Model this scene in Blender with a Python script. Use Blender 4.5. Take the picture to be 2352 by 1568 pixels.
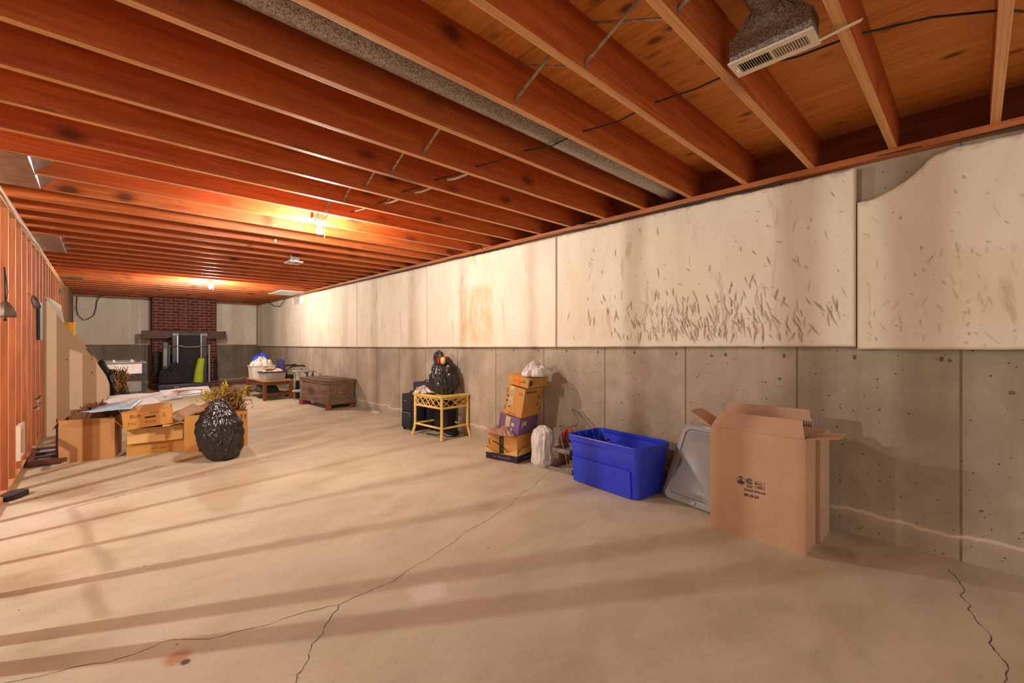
import bpy, bmesh, math, random
from mathutils import Vector, Matrix, Euler, noise
for o in list(bpy.data.objects): bpy.data.objects.remove(o)
SC = bpy.context.scene
COL = SC.collection
PI = math.pi
R = math.radians
random.seed(7)

# ------------------------------------------------------------ camera, world, exposure
CH = 1.22
cd = bpy.data.cameras.new('camera'); cam = bpy.data.objects.new('camera', cd); COL.objects.link(cam)
cd.sensor_width = 36.0; cd.lens = 1002.0/2352.0*36.0; cd.clip_start = .02
cam.location = (0, 0, CH); cam.rotation_euler = (R(90), 0, -math.atan2(944, 1002))
SC.camera = cam
SC.view_settings.view_transform = 'Standard'; SC.view_settings.look = 'None'
SC.view_settings.gamma = 1.0; SC.view_settings.exposure = 0.25
SC.view_settings.use_curve_mapping = False
W = bpy.data.worlds.new('world'); SC.world = W; W.use_nodes = True
W.node_tree.nodes['Background'].inputs[0].default_value = (1.0, .91, .78, 1)
W.node_tree.nodes['Background'].inputs[1].default_value = 1.2  # added ambient fill; the room is left open at the rear for it
BULB = 2450.0           # bulb glass emission
BULBCOL = (1.0, .94, .86, 1)

# ------------------------------------------------------------ helpers
XF = {}
def tag(o, label=None, cat=None, group=None, kind=None):
    if label: o['label'] = label
    if cat: o['category'] = cat
    if group: o['group'] = group
    if kind: o['kind'] = kind
    return o
def thing(name, label, cat, loc=(0, 0, 0), rz=0, group=None, rx=0, ry=0, kind=None):
    o = bpy.data.objects.new(name, None); COL.objects.link(o)
    o.empty_display_size = .05
    o.location = loc; o.rotation_euler = (R(rx), R(ry), R(rz))
    XF[o.name] = Matrix.Translation(Vector(loc)) @ Euler((R(rx), R(ry), R(rz))).to_matrix().to_4x4()
    return tag(o, label, cat, group, kind)

class MB:
    def __init__(s): s.v = []; s.f = []
    def add(s, vs, fs, M=None):
        k = len(s.v)
        s.v += [tuple(M @ Vector(p)) if M else tuple(p) for p in vs]
        s.f += [tuple(i+k for i in f) for f in fs]; return s
    def box(s, x0, y0, z0, x1, y1, z1, M=None, b=0):
        vs = [(x0,y0,z0),(x1,y0,z0),(x1,y1,z0),(x0,y1,z0),(x0,y0,z1),(x1,y0,z1),(x1,y1,z1),(x0,y1,z1)]
        fs = [(0,3,2,1),(4,5,6,7),(0,1,5,4),(1,2,6,5),(2,3,7,6),(3,0,4,7)]
        if b:
            bm = bmesh.new(); bv = [bm.verts.new(p) for p in vs]
            for f in fs: bm.faces.new([bv[i] for i in f])
            bmesh.ops.bevel(bm, geom=bm.edges[:], offset=b, segments=2, affect='EDGES', profile=.6)
            bm.verts.index_update()
            vs = [v.co.copy() for v in bm.verts]; fs = [[v.index for v in f.verts] for f in bm.faces]; bm.free()
        return s.add(vs, fs, M)
    def tube(s, pts, r, n=8, M=None, cap=True):
        pts = [Vector(p) for p in pts]; vs = []; fs = []
        rr = r if isinstance(r, (list, tuple)) else [r]*len(pts)
        up = None
        for i, p in enumerate(pts):
            a = pts[max(i-1, 0)]; b = pts[min(i+1, len(pts)-1)]
            d = (b-a).normalized()
            if up is None:
                up = d.cross(Vector((0, 0, 1)));
                if up.length < .05: up = d.cross(Vector((1, 0, 0)))
                up.normalize()
            else:
                up = (up-d*up.dot(d)).normalized()
            w = d.cross(up)
            for k in range(n):
                t = 2*PI*k/n
                vs.append(p+up*math.cos(t)*rr[i]+w*math.sin(t)*rr[i])
        for i in range(len(pts)-1):
            for k in range(n):
                fs.append((i*n+k, i*n+(k+1) % n, (i+1)*n+(k+1) % n, (i+1)*n+k))
        if cap: fs.append(tuple(range(n-1, -1, -1))); fs.append(tuple((len(pts)-1)*n+k for k in range(n)))
        return s.add(vs, fs, M)
    def bar(s, a, b, w, h, M=None):
        a = Vector(a); b = Vector(b); d = (b-a); L = d.length; d.normalize()
        u = d.cross(Vector((0, 0, 1)))
        if u.length < .01: u = Vector((1, 0, 0))
        u.normalize(); v = u.cross(d)
        m = Matrix((u, d, v)).transposed().to_4x4(); m.translation = a
        if M: m = M @ m
        return s.box(-w/2, 0, -h/2, w/2, L, h/2, m)
    def lathe(s, prof, n=24, M=None, c=(0, 0, 0)):
        vs = []; fs = []
        for r, z in prof:
            for k in range(n):
                t = 2*PI*k/n; vs.append((c[0]+r*math.cos(t), c[1]+r*math.sin(t), c[2]+z))
        for i in range(len(prof)-1):
            for k in range(n): fs.append((i*n+k, i*n+(k+1) % n, (i+1)*n+(k+1) % n, (i+1)*n+k))
        if prof[0][0] > 1e-5: fs.append(tuple(range(n-1, -1, -1)))
        if prof[-1][0] > 1e-5: fs.append(tuple((len(prof)-1)*n+k for k in range(n)))
        return s.add(vs, fs, M)
    def prism(s, poly, d0, d1, axis='y', M=None):
        # poly in the two other axes, extruded along axis
        n = len(poly); vs = []
        for d in (d0, d1):
            for a, b in poly:
                vs.append({'x': (d, a, b), 'y': (a, d, b), 'z': (a, b, d)}[axis])
        fs = [tuple(range(n-1, -1, -1)), tuple(range(n, 2*n))]
        for k in range(n): fs.append((k, (k+1) % n, n+(k+1) % n, n+k))
        return s.add(vs, fs, M)
    def loops(s, rings, M=None, cap0=True, cap1=True):
        n = len(rings[0]); vs = []; fs = []
        for r in rings: vs += r
        for i in range(len(rings)-1):
            for k in range(n): fs.append((i*n+k, i*n+(k+1) % n, (i+1)*n+(k+1) % n, (i+1)*n+k))
        if cap0: fs.append(tuple(range(n-1, -1, -1)))
        if cap1: fs.append(tuple((len(rings)-1)*n+k for k in range(n)))
        return s.add(vs, fs, M)
    def sheet(s, c, n=16, m=16, amp=.01, fr=4, th=.002, seed=0, M=None, fn=None):
        c = [Vector(p) for p in c]; nrm = (c[1]-c[0]).cross(c[3]-c[0]).normalized(); vs = []; fs = []
        for side in (0, 1):
            for i in range(n+1):
                for j in range(m+1):
                    u, v = i/n, j/m
                    p = c[0].lerp(c[1], u).lerp(c[3].lerp(c[2], u), v)
                    q = Vector((u*fr+seed*3.1, v*fr+seed, seed*.7))
                    a = noise.noise(q)*amp + abs(noise.noise(q*2.3))*amp*.6
                    if fn: a += fn(u, v)
                    vs.append(p+nrm*(a-side*th))
        K = (n+1)*(m+1)
        for i in range(n):
            for j in range(m):
                a = i*(m+1)+j; q = (a, a+m+1, a+m+2, a+1)
                fs.append(q); fs.append(tuple(K+t for t in reversed(q)))
        for i in range(n):
            for j in (0, m):
                a = i*(m+1)+j; b = a+m+1; fs.append((a, b, K+b, K+a) if j else (b, a, K+a, K+b))
        for j in range(m):
            for i in (0, n):
                a = i*(m+1)+j; b = a+1; fs.append((b, a, K+a, K+b) if i else (a, b, K+b, K+a))
        return s.add(vs, fs, M)
    def blob(s, c, rad, amp=.15, fr=2.5, seed=0, sub=4, flat=None, M=None, ridge=.5):
        bm = bmesh.new(); bmesh.ops.create_icosphere(bm, subdivisions=sub, radius=1)
        bm.verts.index_update(); vs = []
        for v in bm.verts:
            d = v.co.normalized(); q = d*fr+Vector((seed*5.3, seed*1.7, seed))
            w_ = Vector((noise.noise(q*1.3), noise.noise(q*1.3+Vector((7, 0, 0))), noise.noise(q*1.3+Vector((0, 7, 0)))))*.6; k = 1+amp*noise.noise(q*.8)-amp*ridge*(1-2.4*abs(noise.noise(q*1.3+w_)))*.8-amp*.35*ridge*(1-2.4*abs(noise.noise(q*2.9+w_)))
            p = Vector((d.x*rad[0]*k, d.y*rad[1]*k, d.z*rad[2]*k))
            p += Vector(c)
            if flat is not None and p.z < flat: p.z = flat+(p.z-flat)*.03
            vs.append(p)
        fs = [[v.index for v in f.verts] for f in bm.faces]; bm.free()
        return s.add(vs, fs, M)

def heap(c, rx, ry, h, seed=1, fr=2.2, amp=.35, nr=34, nt=90, edge=.12, under=.004):
    """soft crumpled heap lying on a surface: height field over an irregular disc"""
    vs = []; fs = []; S = Vector((seed*3.7, seed*1.9, seed*.6))
    for i in range(nr+1):
        u = i/nr
        for k in range(nt):
            t = 2*PI*k/nt; d = Vector((math.cos(t), math.sin(t), 0))
            e = 1+edge*2*noise.noise(d*1.6+S)+edge*(1-2.5*abs(noise.noise(d*3.5+S)))
            r = u*e; q = Vector((d.x*r*fr, d.y*r*fr, 0))+S
            w = Vector((noise.noise(q*1.2), noise.noise(q*1.2+Vector((5, 5, 0))), 0))*.9
            f1 = 1-2.6*abs(noise.noise(q+w)); f2 = 1-2.6*abs(noise.noise(q*2.3+w*1.5)); f3 = 1-2.4*abs(noise.noise(q*5+w*2))
            base = max(0, 1-u**2.6)**.55
            z = h*base*(1+amp*(.9*noise.noise(q*.7)+.45*f1+.28*f2+.14*f3)*min(1, (1-u)*6))
            vs.append((c[0]+d.x*r*rx, c[1]+d.y*r*ry, c[2]+max(0, z)))
    for i in range(nr):
        for k in range(nt): fs.append((i*nt+k, (i+1)*nt+k, (i+1)*nt+(k+1) % nt, i*nt+(k+1) % nt))
    fs.append(tuple(range(nr*nt+nt-1, nr*nt-1, -1)))
    mb = MB(); mb.v = vs; mb.f = fs; return mb
def finish(me, smooth):
    if smooth:
        me.polygons.foreach_set('use_smooth', [True]*len(me.polygons))
        if smooth is not True: 
            try: me.set_sharp_from_angle(angle=R(smooth))
            except Exception: pass
    me.update()
def part(name, mb, mat, parent=None, smooth=False, world=False, label=None, loc=None, rot=None):
    me = bpy.data.meshes.new(name)
    vs = mb.v
    if parent is not None and world:
        I = XF[parent.name].inverted(); vs = [tuple(I @ Vector(p)) for p in vs]
    me.from_pydata(vs, [], mb.f); finish(me, smooth)
    for m in (mat if isinstance(mat, (list, tuple)) else [mat]): me.materials.append(m)
    o = bpy.data.objects.new(name, me); COL.objects.link(o)
    if parent is not None: o.parent = parent
    if loc: o.location = loc
    if rot: o.rotation_euler = rot
    if label: o['label'] = label
    return o
def solo(name, mb, mat, label, cat, group=None, smooth=False, kind=None):
    """one-mesh thing whose origin is put at its base"""
    xs = [p[0] for p in mb.v]; ys = [p[1] for p in mb.v]; zs = [p[2] for p in mb.v]
    c = Vector(((min(xs)+max(xs))/2, (min(ys)+max(ys))/2, min(zs)))
    mb.v = [tuple(Vector(p)-c) for p in mb.v]
    o = part(name, mb, mat, None, smooth); o.location = c
    XF[o.name] = Matrix.Translation(c)
    return tag(o, label, cat, group, kind)
def structure(name, mb, mat, smooth=False):
    o = part(name, mb, mat, None, smooth); o['kind'] = 'structure'; XF[o.name] = Matrix(); return o
def text(name, body, size, mat, parent, M, ext=.0004, align='CENTER', shear=0, sx=1, world=False, bold=0):
    cu = bpy.data.curves.new(name, 'FONT'); cu.body = body; cu.size = size; cu.extrude = ext
    cu.align_x = align; cu.align_y = 'CENTER'; cu.shear = shear; cu.offset = bold; cu.resolution_u = 2
    tmp = bpy.data.objects.new('tmp', cu); COL.objects.link(tmp)
    dg = bpy.context.evaluated_depsgraph_get()
    me = bpy.data.meshes.new_from_object(tmp.evaluated_get(dg)); bpy.data.objects.remove(tmp)
    if world: M = XF[parent.name].inverted() @ M
    me.transform(M @ Matrix.Diagonal((sx, 1, 1, 1))); me.materials.clear(); me.materials.append(mat)
    o = bpy.data.objects.new(name, me); COL.objects.link(o); o.parent = parent
    return o
def face(o, right, up, p):
    """matrix placing text: local x along right, y along up"""
    r = Vector(right).normalized(); u = Vector(up).normalized(); n = r.cross(u)
    m = Matrix((r, u, n)).transposed().to_4x4(); m.translation = Vector(p); return m
def rrect(cx, cy, hx, hy, r, z, n=5):
    out = []
    for (sx, sy, a0) in ((1, 1, 0), (-1, 1, 90), (-1, -1, 180), (1, -1, 270)):
        for k in range(n+1):
            a = R(a0+90*k/n); out.append((cx+sx*(hx-r)+r*math.cos(a), cy+sy*(hy-r)+r*math.sin(a), z))
    return out
def copy_thing(o, loc, rz=None):
    c = o.copy(); COL.objects.link(c); c.location = loc
    if rz is not None: c.rotation_euler.z = R(rz)
    for ch in list(o.children):
        d = ch.copy(); COL.objects.link(d); d.parent = c
    return c

# ------------------------------------------------------------ materials
class NM:
    def __init__(s, name):
        s.m = bpy.data.materials.new(name); s.m.use_nodes = True; s.nt = s.m.node_tree
        s.b = s.nt.nodes['Principled BSDF']; s.tc = None
    def n(s, t, props=None, **inp):
        x = s.nt.nodes.new(t)
        for k, v in (props or {}).items(): setattr(x, k, v)
        for k, v in inp.items():
            k2 = int(k[1:]) if k[0] == 'i' and k[1:].isdigit() else k.replace('_', ' ')
            if hasattr(v, 'is_output'): s.nt.links.new(v, x.inputs[k2])
            else: x.inputs[k2].default_value = v
        return x
    def co(s, sc=(1, 1, 1), which='Object', rnd=0):
        if not s.tc: s.tc = s.n('ShaderNodeTexCoord')
        m = s.n('ShaderNodeMapping', Vector=s.tc.outputs[which], Scale=sc)
        if rnd:
            oi = s.n('ShaderNodeObjectInfo')
            v = s.n('ShaderNodeVectorMath', {'operation': 'SCALE'}, i0=(31.7, 17.3, 9.1), Scale=oi.outputs['Random'])
            s.nt.links.new(v.outputs[0], m.inputs['Location'])
        return m.outputs[0]
    def noise(s, vec, scale, detail=4, rough=.55, dist=0):
        return s.n('ShaderNodeTexNoise', Vector=vec, Scale=scale, Detail=detail, Roughness=rough, Distortion=dist).outputs[0]
    def ramp(s, fac, stops):
        r = s.n('ShaderNodeValToRGB', Fac=fac); cr = r.color_ramp
        while len(cr.elements) < len(stops): cr.elements.new(.5)
        for e, (p, c) in zip(cr.elements, stops):
            e.position = p; e.color = (c[0], c[1], c[2], 1) if hasattr(c, '__len__') else (c, c, c, 1)
        return r.outputs[0]
    def mix(s, fac, a, b, mode='MIX'):
        x = s.n('ShaderNodeMix', {'data_type': 'RGBA', 'blend_type': mode})
        for i, v in ((0, fac), (6, a), (7, b)):
            if hasattr(v, 'is_output'): s.nt.links.new(v, x.inputs[i])
            else: x.inputs[i].default_value = (v if i == 0 else (v[0], v[1], v[2], 1))
        return x.outputs[2]
    def math(s, op, a, b=0.0, clamp=False):
        return s.n('ShaderNodeMath', {'operation': op, 'use_clamp': clamp}, i0=a, i1=b).outputs[0]
    def sep(s, v):
        return s.n('ShaderNodeSeparateXYZ', i0=v).outputs
    def col(s, c):
        if hasattr(c, 'is_output'): s.nt.links.new(c, s.b.inputs['Base Color'])
        else: s.b.inputs['Base Color'].default_value = (c[0], c[1], c[2], 1)
    def set(s, **k):
        for a, v in k.items():
            a = a.replace('_', ' ')
            if hasattr(v, 'is_output'): s.nt.links.new(v, s.b.inputs[a])
            else: s.b.inputs[a].default_value = v
        return s
    def bump(s, h, strength=.3, dist=.01):
        b = s.n('ShaderNodeBump', Height=h, Strength=strength, Distance=dist)
        s.nt.links.new(b.outputs[0], s.b.inputs['Normal']); return s
def lin(r, g, b):
    f = lambda v: (v/255/12.92 if v/255 <= .04045 else ((v/255+.055)/1.055)**2.4)
    return (f(r), f(g), f(b))
def plain(name, c, rough=.5, metal=0, var=.12, sc=12, bump=0, spec=None, bsc=60, coat=0):
    """solid colour with a slight procedural mottling"""
    m = NM(name); v = m.co(rnd=1); n = m.noise(v, sc, 5)
    m.col(m.ramp(n, [(.25, tuple(x*(1-var) for x in c)), (.75, tuple(min(1, x*(1+var)) for x in c))]))
    m.set(Roughness=rough, Metallic=metal)
    if spec is not None: m.set(Specular_IOR_Level=spec)
    if coat: m.set(Coat_Weight=coat, Coat_Roughness=.15)
    if bump: m.bump(m.noise(v, bsc, 6), bump, .004)
    return m.m
def wood(name, c1, c2, knot, ax='x', rough=.55, fine=1.0, kn=1.0, scale=1.0, tone=0):
    m = NM(name)
    st = {'x': (.9, 9, 9), 'y': (9, .9, 9), 'z': (9, 9, .9)}[ax]
    st = tuple(a*scale for a in st)
    v = m.co(st, rnd=1)
    g = m.noise(v, 1.6, 8, .62, .9)
    g2 = m.noise(v, 7.5*fine, 5, .6, .3)
    f = m.math('ADD', m.math('MULTIPLY', g, .7), m.math('MULTIPLY', g2, .3))
    c = m.ramp(f, [(.30, c2), (.50, tuple((a+b)/2 for a, b in zip(c1, c2))), (.66, c1)])
    if kn:
        ks = {'x': (1.9, 3.6, 3.6), 'y': (3.6, 1.9, 3.6), 'z': (3.6, 3.6, 1.9)}[ax]
        kv = m.co(tuple(a*kn for a in ks), rnd=1)
        w = m.n('ShaderNodeMix', {'data_type': 'VECTOR'}, i0=.04)
        m.nt.links.new(kv, w.inputs[4]); nz = m.n('ShaderNodeTexNoise', Vector=kv, Scale=5.0)
        m.nt.links.new(nz.outputs[1], w.inputs[5])
        vn = m.n('ShaderNodeTexVoronoi', Vector=w.outputs[1], Scale=1.7, Randomness=1.0)
        kf = m.ramp(vn.outputs[0], [(.11, 1.0), (.17, .55), (.29, 0)])
        kf = m.math('MULTIPLY', kf, m.math('GREATER_THAN', m.sep(vn.outputs[1])[0], .35))
        c = m.mix(m.math('MULTIPLY', kf, .85), c, knot)
    lines = m.noise(m.co(tuple(a*(.35 if a < 1 else 3.2) for a in st), rnd=1), 2.0, 3, .5, 1.2)
    c = m.mix(m.math('MULTIPLY', m.ramp(lines, [(.40, 1.0), (.52, 0)]), .32), c, tuple(x*.5 for x in c2))
    if tone:
        oi = m.n('ShaderNodeObjectInfo').outputs['Random']
        c = m.mix(m.math('MULTIPLY', oi, tone), c, (c2[0]*.9, c2[1]*.6, c2[2]*.55))
    m.col(c); m.set(Roughness=rough); m.bump(g2, .12, .003)
    return m.m

# floor ----------------------------------------------------------------
m = NM('floor_concrete'); v = m.co()
big = m.noise(v, .8, 5, .6, .4); mid = m.noise(m.co((1.0, 1.7, 1)), 2.0, 8, .62, .25); fine = m.noise(v, 60, 4, .7)
c = m.ramp(mid, [(.28, lin(178, 166, 138)), (.5, lin(200, 189, 162)), (.72, lin(212, 203, 178))])
c = m.mix(m.math('MULTIPLY', m.ramp(big, [(.35, 1.0), (.6, 0)]), .35), c, lin(178, 162, 142))
c = m.mix(m.math('MULTIPLY', m.ramp(fine, [(.3, 1.0), (.5, 0)]), .18), c, lin(125, 98, 72))
vo = m.n('ShaderNodeTexVoronoi', Vector=v, Scale=5.0, Randomness=1.0)
c = m.mix(m.ramp(vo.outputs[0], [(.02, .9), (.035, 0)]), c, lin(70, 52, 36))
st = m.noise(m.co((.7, .7, 1)), 1.1, 3, .5, 1.5)
c = m.mix(m.math('MULTIPLY', m.ramp(st, [(.62, 0), (.72, 1.0)]), .35), c, lin(214, 198, 178))
for (fx, fy, rr0, rr1, cc_, am) in ((.22, 2.12, .03, .06, lin(176, 120, 66), .8), (.235, 2.06, .012, .02, lin(60, 42, 30), .9), (1.16, 1.83, .06, .12, lin(232, 222, 206), .5), (-.16, 5.0, .10, .3, lin(150, 120, 92), .55),
                             (.0, 4.2, .05, .22, lin(158, 128, 100), .5), (-.3, 3.3, .05, .2, lin(150, 122, 96), .5), (-.4, 4.4, .1, .5, lin(226, 216, 204), .45), (3.1, .55, .05, .12, lin(150, 126, 98), .5), (1.6, 3.2, .02, .12, lin(176, 146, 112), .5)):
    dv = m.n('ShaderNodeVectorMath', {'operation': 'DISTANCE'}, i0=m.co((1, 1, 1)), i1=(fx, fy, 0)).outputs['Value']
    dv = m.math('ADD', dv, m.math('MULTIPLY', m.math('SUBTRACT', m.noise(v, 9, 5, .65), .5), rr1*1.6))
    c = m.mix(m.math('MULTIPLY', m.ramp(dv, [(max(0, rr0), 1.0), (rr1, 0)]), am), c, cc_)
m.col(c); m.set(Roughness=m.ramp(mid, [(.3, .62), (.7, .78)]), Specular_IOR_Level=.35); m.bump(m.noise(v, 14, 8, .7), .10, .01)
FLOOR = m.m

def concrete(name, ax, light, dark, seam=.785, off=.054, top=1.16):
    m = NM(name); v = m.co(); s = m.sep(v); along = s[1] if ax == 'y' else s[0]
    stretch = (1, 1, .35)
    big = m.noise(m.co((1.4, 1.4, .9)), 1.1, 7, .62, .6)
    c = m.ramp(big, [(.3, dark), (.68, light)])
    st = m.noise(m.co((7, 7, .5)), 1.2, 5, .6)
    c = m.mix(m.math('MULTIPLY', m.ramp(st, [(.42, 1.0), (.6, 0)]), .14), c, tuple(x*.6 for x in dark))
    # form seams
    fr = m.math('FRACT', m.math('DIVIDE', m.math('SUBTRACT', along, off-50*seam), seam))
    d = m.math('MINIMUM', fr, m.math('SUBTRACT', 1.0, fr))
    c = m.mix(m.math('MULTIPLY', m.ramp(d, [(.004, 1.0), (.010, 0)]), .75), c, lin(70, 52, 36))
    # per-panel tone
    c = m.mix(m.math('MULTIPLY', m.ramp(m.noise(m.co((.8, .8, 1.1)), 1.6, 8, .66, .3), [(.46, 0), (.66, 1.0)]), .5), c, tuple(x*.72 for x in dark))
    pn = m.n('ShaderNodeTexWhiteNoise', {'noise_dimensions': '1D'}, W=m.math('FLOOR', m.math('DIVIDE', m.math('SUBTRACT', along, off-50*seam), seam))).outputs[0]
    c = m.mix(m.math('MULTIPLY', pn, .22), c, tuple(x*.55 for x in dark))
    # pits
    wv = m.n('ShaderNodeMix', {'data_type': 'VECTOR'}, i0=.012); m.nt.links.new(v, wv.inputs[4]); m.nt.links.new(m.n('ShaderNodeTexNoise', Vector=v, Scale=40.0).outputs[1], wv.inputs[5]); wv = wv.outputs[1]
    vo = m.n('ShaderNodeTexVoronoi', Vector=wv, Scale=34.0, Randomness=1.0)
    sz = m.math('MULTIPLY', m.sep(vo.outputs[1])[0], .27)
    pit = m.math('LESS_THAN', vo.outputs[0], m.math('SUBTRACT', sz, .07))
    c = m.mix(m.math('MULTIPLY', pit, .85), c, lin(75, 52, 32))
    vo2 = m.n('ShaderNodeTexVoronoi', Vector=wv, Scale=8.5, Randomness=1.0)
    pit2 = m.math('LESS_THAN', vo2.outputs[0], m.math('SUBTRACT', m.math('MULTIPLY', m.sep(vo2.outputs[1])[1], .19), .07))
    c = m.mix(m.math('MULTIPLY', pit2, .7), c, lin(80, 58, 38))
    # tie holes in a row under the boards
    fr2 = m.math('FRACT', m.math('DIVIDE', m.math('ADD', along, 40.1), seam/2))
    dx = m.math('MULTIPLY', m.math('SUBTRACT', fr2, .5), seam/2)
    dz = m.math('SUBTRACT', s[2], top-.04)
    dd = m.math('ADD', m.math('MULTIPLY', dx, dx), m.math('MULTIPLY', m.math('MULTIPLY', dz, dz), .35))
    c = m.mix(m.math('MULTIPLY', m.math('LESS_THAN', dd, .00009), .75), c, lin(60, 45, 30))
    # whitish mineral line and damp base
    wob = m.math('MULTIPLY', m.noise(m.co((1.3, 1.3, 0)), 2.2, 5, .6), .14)
    zz = m.math('SUBTRACT', s[2], m.math('ADD', wob, .07))
    line = m.math('MULTIPLY', m.ramp(m.math('ABSOLUTE', zz), [(.003, 1.0), (.014, 0)]), .75)
    c = m.mix(m.math('MULTIPLY', m.ramp(m.math('ADD', zz, .5), [(.43, 0), (.5, 1.0), (.505, .35), (.62, 0)]), .4), c, lin(205, 185, 158))
    c = m.mix(line, c, lin(232, 212, 186))
    # calcite runs
    run = m.noise(m.co((2.6, 2.6, .22)), 1.0, 3, .5, .8)
    c = m.mix(m.math('MULTIPLY', m.ramp(run, [(.715, 0), (.73, 1.0)]), .75), c, lin(222, 208, 190))
    m.col(c); m.set(Roughness=.85); m.bump(m.math('ADD', m.noise(v, 35, 6, .7), m.math('MULTIPLY', m.math('ADD', pit, pit2), -.8)), .3, .006)
    return m.m
WALLC = concrete('poured_concrete', 'y', lin(200, 186, 166), lin(160, 145, 124))
WALLB = concrete('poured_concrete_back', 'x', lin(172, 158, 138), lin(124, 108, 90))

def foam(name, c1, c2):
    m = NM(name); v = m.co()
    n = m.noise(m.co((2, 2, .8)), 1.5, 6, .6, .5); ribs = m.noise(m.co((1, 90, .8)), 1.0, 3, .5)
    c = m.ramp(n, [(.3, c2), (.65, c1)])
    fl = m.noise(v, 26, 4, .7)
    c = m.mix(m.math('MULTIPLY', m.ramp(fl, [(.66, 0), (.72, 1.0)]), .35), c, lin(160, 120, 75))
    a = m.n('ShaderNodeAttribute', {'attribute_name': 'dirt_shade'}).outputs['Fac']
    c = m.mix(m.math('MULTIPLY', a, .8, True), c, lin(138, 98, 56))
    st = m.n('ShaderNodeAttribute', {'attribute_name': 'stain'}).outputs['Fac']
    sn = m.math('MULTIPLY', m.math('MULTIPLY', st, .8), m.ramp(m.noise(m.co((1, 3, 1.4)), 3.5, 8, .75), [(.36, .1), (.64, 1.0)]))
    c = m.mix(sn, c, lin(216, 170, 106))
    dk = m.noise(m.co((1, 6, 1.2)), 1.4, 4, .6, .4)
    c = m.mix(m.math('MULTIPLY', m.ramp(dk, [(.62, 0), (.7, 1.0)]), .42), c, lin(178, 150, 116))
    m.col(c); m.set(Roughness=.75)
    m.bump(m.math('ADD', ribs, m.math('MULTIPLY', m.noise(v, 45, 4), .6)), .12, .004)
    return m.m
FOAM = foam('foam_board', lin(238, 228, 208), lin(226, 212, 188))
JOIST = wood('joist_fir', lin(218, 120, 54), lin(162, 70, 24), lin(60, 22, 10), 'x', kn=.9, tone=.3)
JOIST_LIT = wood('joist_underside_lit', lin(232, 176, 116), lin(210, 144, 84), lin(120, 62, 34), 'x', kn=.5)  # undersides lighter than the sides: light on them painted into the colour
RIM = wood('rim_joist_fir', lin(160, 84, 42), lin(120, 56, 24), lin(70, 30, 14), 'y', kn=.8)
STUD = wood('stud_fir', lin(186, 106, 54), lin(140, 70, 32), lin(80, 36, 16), 'z', kn=.9, tone=.4)
STUD_LIT = wood('stud_edge_lit', lin(236, 196, 152), lin(222, 172, 126), lin(140, 84, 50), 'z', kn=0)  # room-side edges lighter than the faces: bounced light put into the colour
PLATE = wood('plate_pine', lin(222, 170, 118), lin(196, 138, 86), lin(120, 66, 32), 'y', kn=.5)
PLY = wood('subfloor_plywood', lin(246, 172, 84), lin(224, 136, 52), lin(96, 42, 14), 'y', kn=1.5, rough=.6)
SILL = wood('sill_pine', lin(196, 118, 60), lin(160, 84, 36), lin(90, 44, 18), 'y', kn=.3)

m = NM('galvanised_spangle'); v = m.co(rnd=1)
vo = m.n('ShaderNodeTexVoronoi', Vector=v, Scale=230.0)
m.col(m.ramp(m.sep(vo.outputs[1])[0], [(.1, lin(112, 102, 93)), (.5, lin(166, 156, 145)), (.9, lin(188, 178, 167))])); m.set(Metallic=.65, Roughness=m.ramp(m.sep(vo.outputs[1])[1], [(0, .35), (1, .6)])); GALV = m.m
m = NM('sheet_metal'); v = m.co()
m.col(m.ramp(m.noise(v, 9, 5), [(.3, lin(150, 140, 130)), (.7, lin(190, 182, 172))])); m.set(Metallic=.9, Roughness=.38); m.bump(m.noise(v, 3, 3), .1, .02); SHEET = m.m
m = NM('old_steel'); v = m.co(); m.col(m.ramp(m.noise(v, 30, 5), [(.3, lin(140, 124, 110)), (.7, lin(200, 186, 170))])); m.set(Metallic=.7, Roughness=.5); STEEL = m.m
m = NM('chimney_brick'); v = m.co()
sv = m.sep(v); cv = m.n('ShaderNodeCombineXYZ', X=m.math('ADD', sv[0], sv[1]), Y=sv[2]).outputs[0]
b = m.n('ShaderNodeTexBrick', Vector=cv, Color1=(*lin(120, 50, 38), 1), Color2=(*lin(92, 36, 28), 1), Mortar=(*lin(190, 150, 132), 1), Scale=1.0,
        Mortar_Size=.006, Mortar_Smooth=.2, Bias=0.0, Brick_Width=.205, Row_Height=.075)
bc = m.mix(m.math('MULTIPLY', m.noise(v, 25, 5), .35), b.outputs[0], lin(70, 28, 22))
m.col(bc); m.set(Roughness=.8); m.bump(m.math('SUBTRACT', 1.0, b.outputs[1]), .5, .006); BRICK = m.m

def cardboard(name, c, var=.06):
    m = NM(name); v = m.co()
    fl = m.noise(m.co((55, 55, .6)), 2.0, 2, .5); n = m.noise(v, 5, 5)
    cc = m.ramp(n, [(.3, tuple(x*(1-var) for x in c)), (.7, tuple(x*(1+var) for x in c))])
    cc = m.mix(m.math('MULTIPLY', fl, .22), cc, tuple(x*.72 for x in c))
    m.col(cc); m.set(Roughness=.78, Specular_IOR_Level=.25); m.bump(fl, .1, .002); return m.m
CB_BIG = cardboard('cardboard_tan', lin(200, 162, 132)); CB_OR = cardboard('cardboard_orange', lin(206, 148, 78))
CB_L = cardboard('cardboard_brown', lin(186, 136, 88)); CB_IN = cardboard('cardboard_light', lin(222, 176, 112))
INK = plain('black_ink', (.02, .012, .01), .6); NAVYINK = plain('navy_print', lin(32, 34, 72), .45)
WHITE = plain('white_plastic', (.74, .71, .66), .4); CREAM = plain('white_enamel', lin(226, 208, 186), .4, var=.05)
PAPER = plain('white_paper', (.78, .76, .72), .7); BROWNP = plain('kraft_paper', lin(172, 130, 104), .75, var=.25, sc=9, bump=.3)
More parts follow.
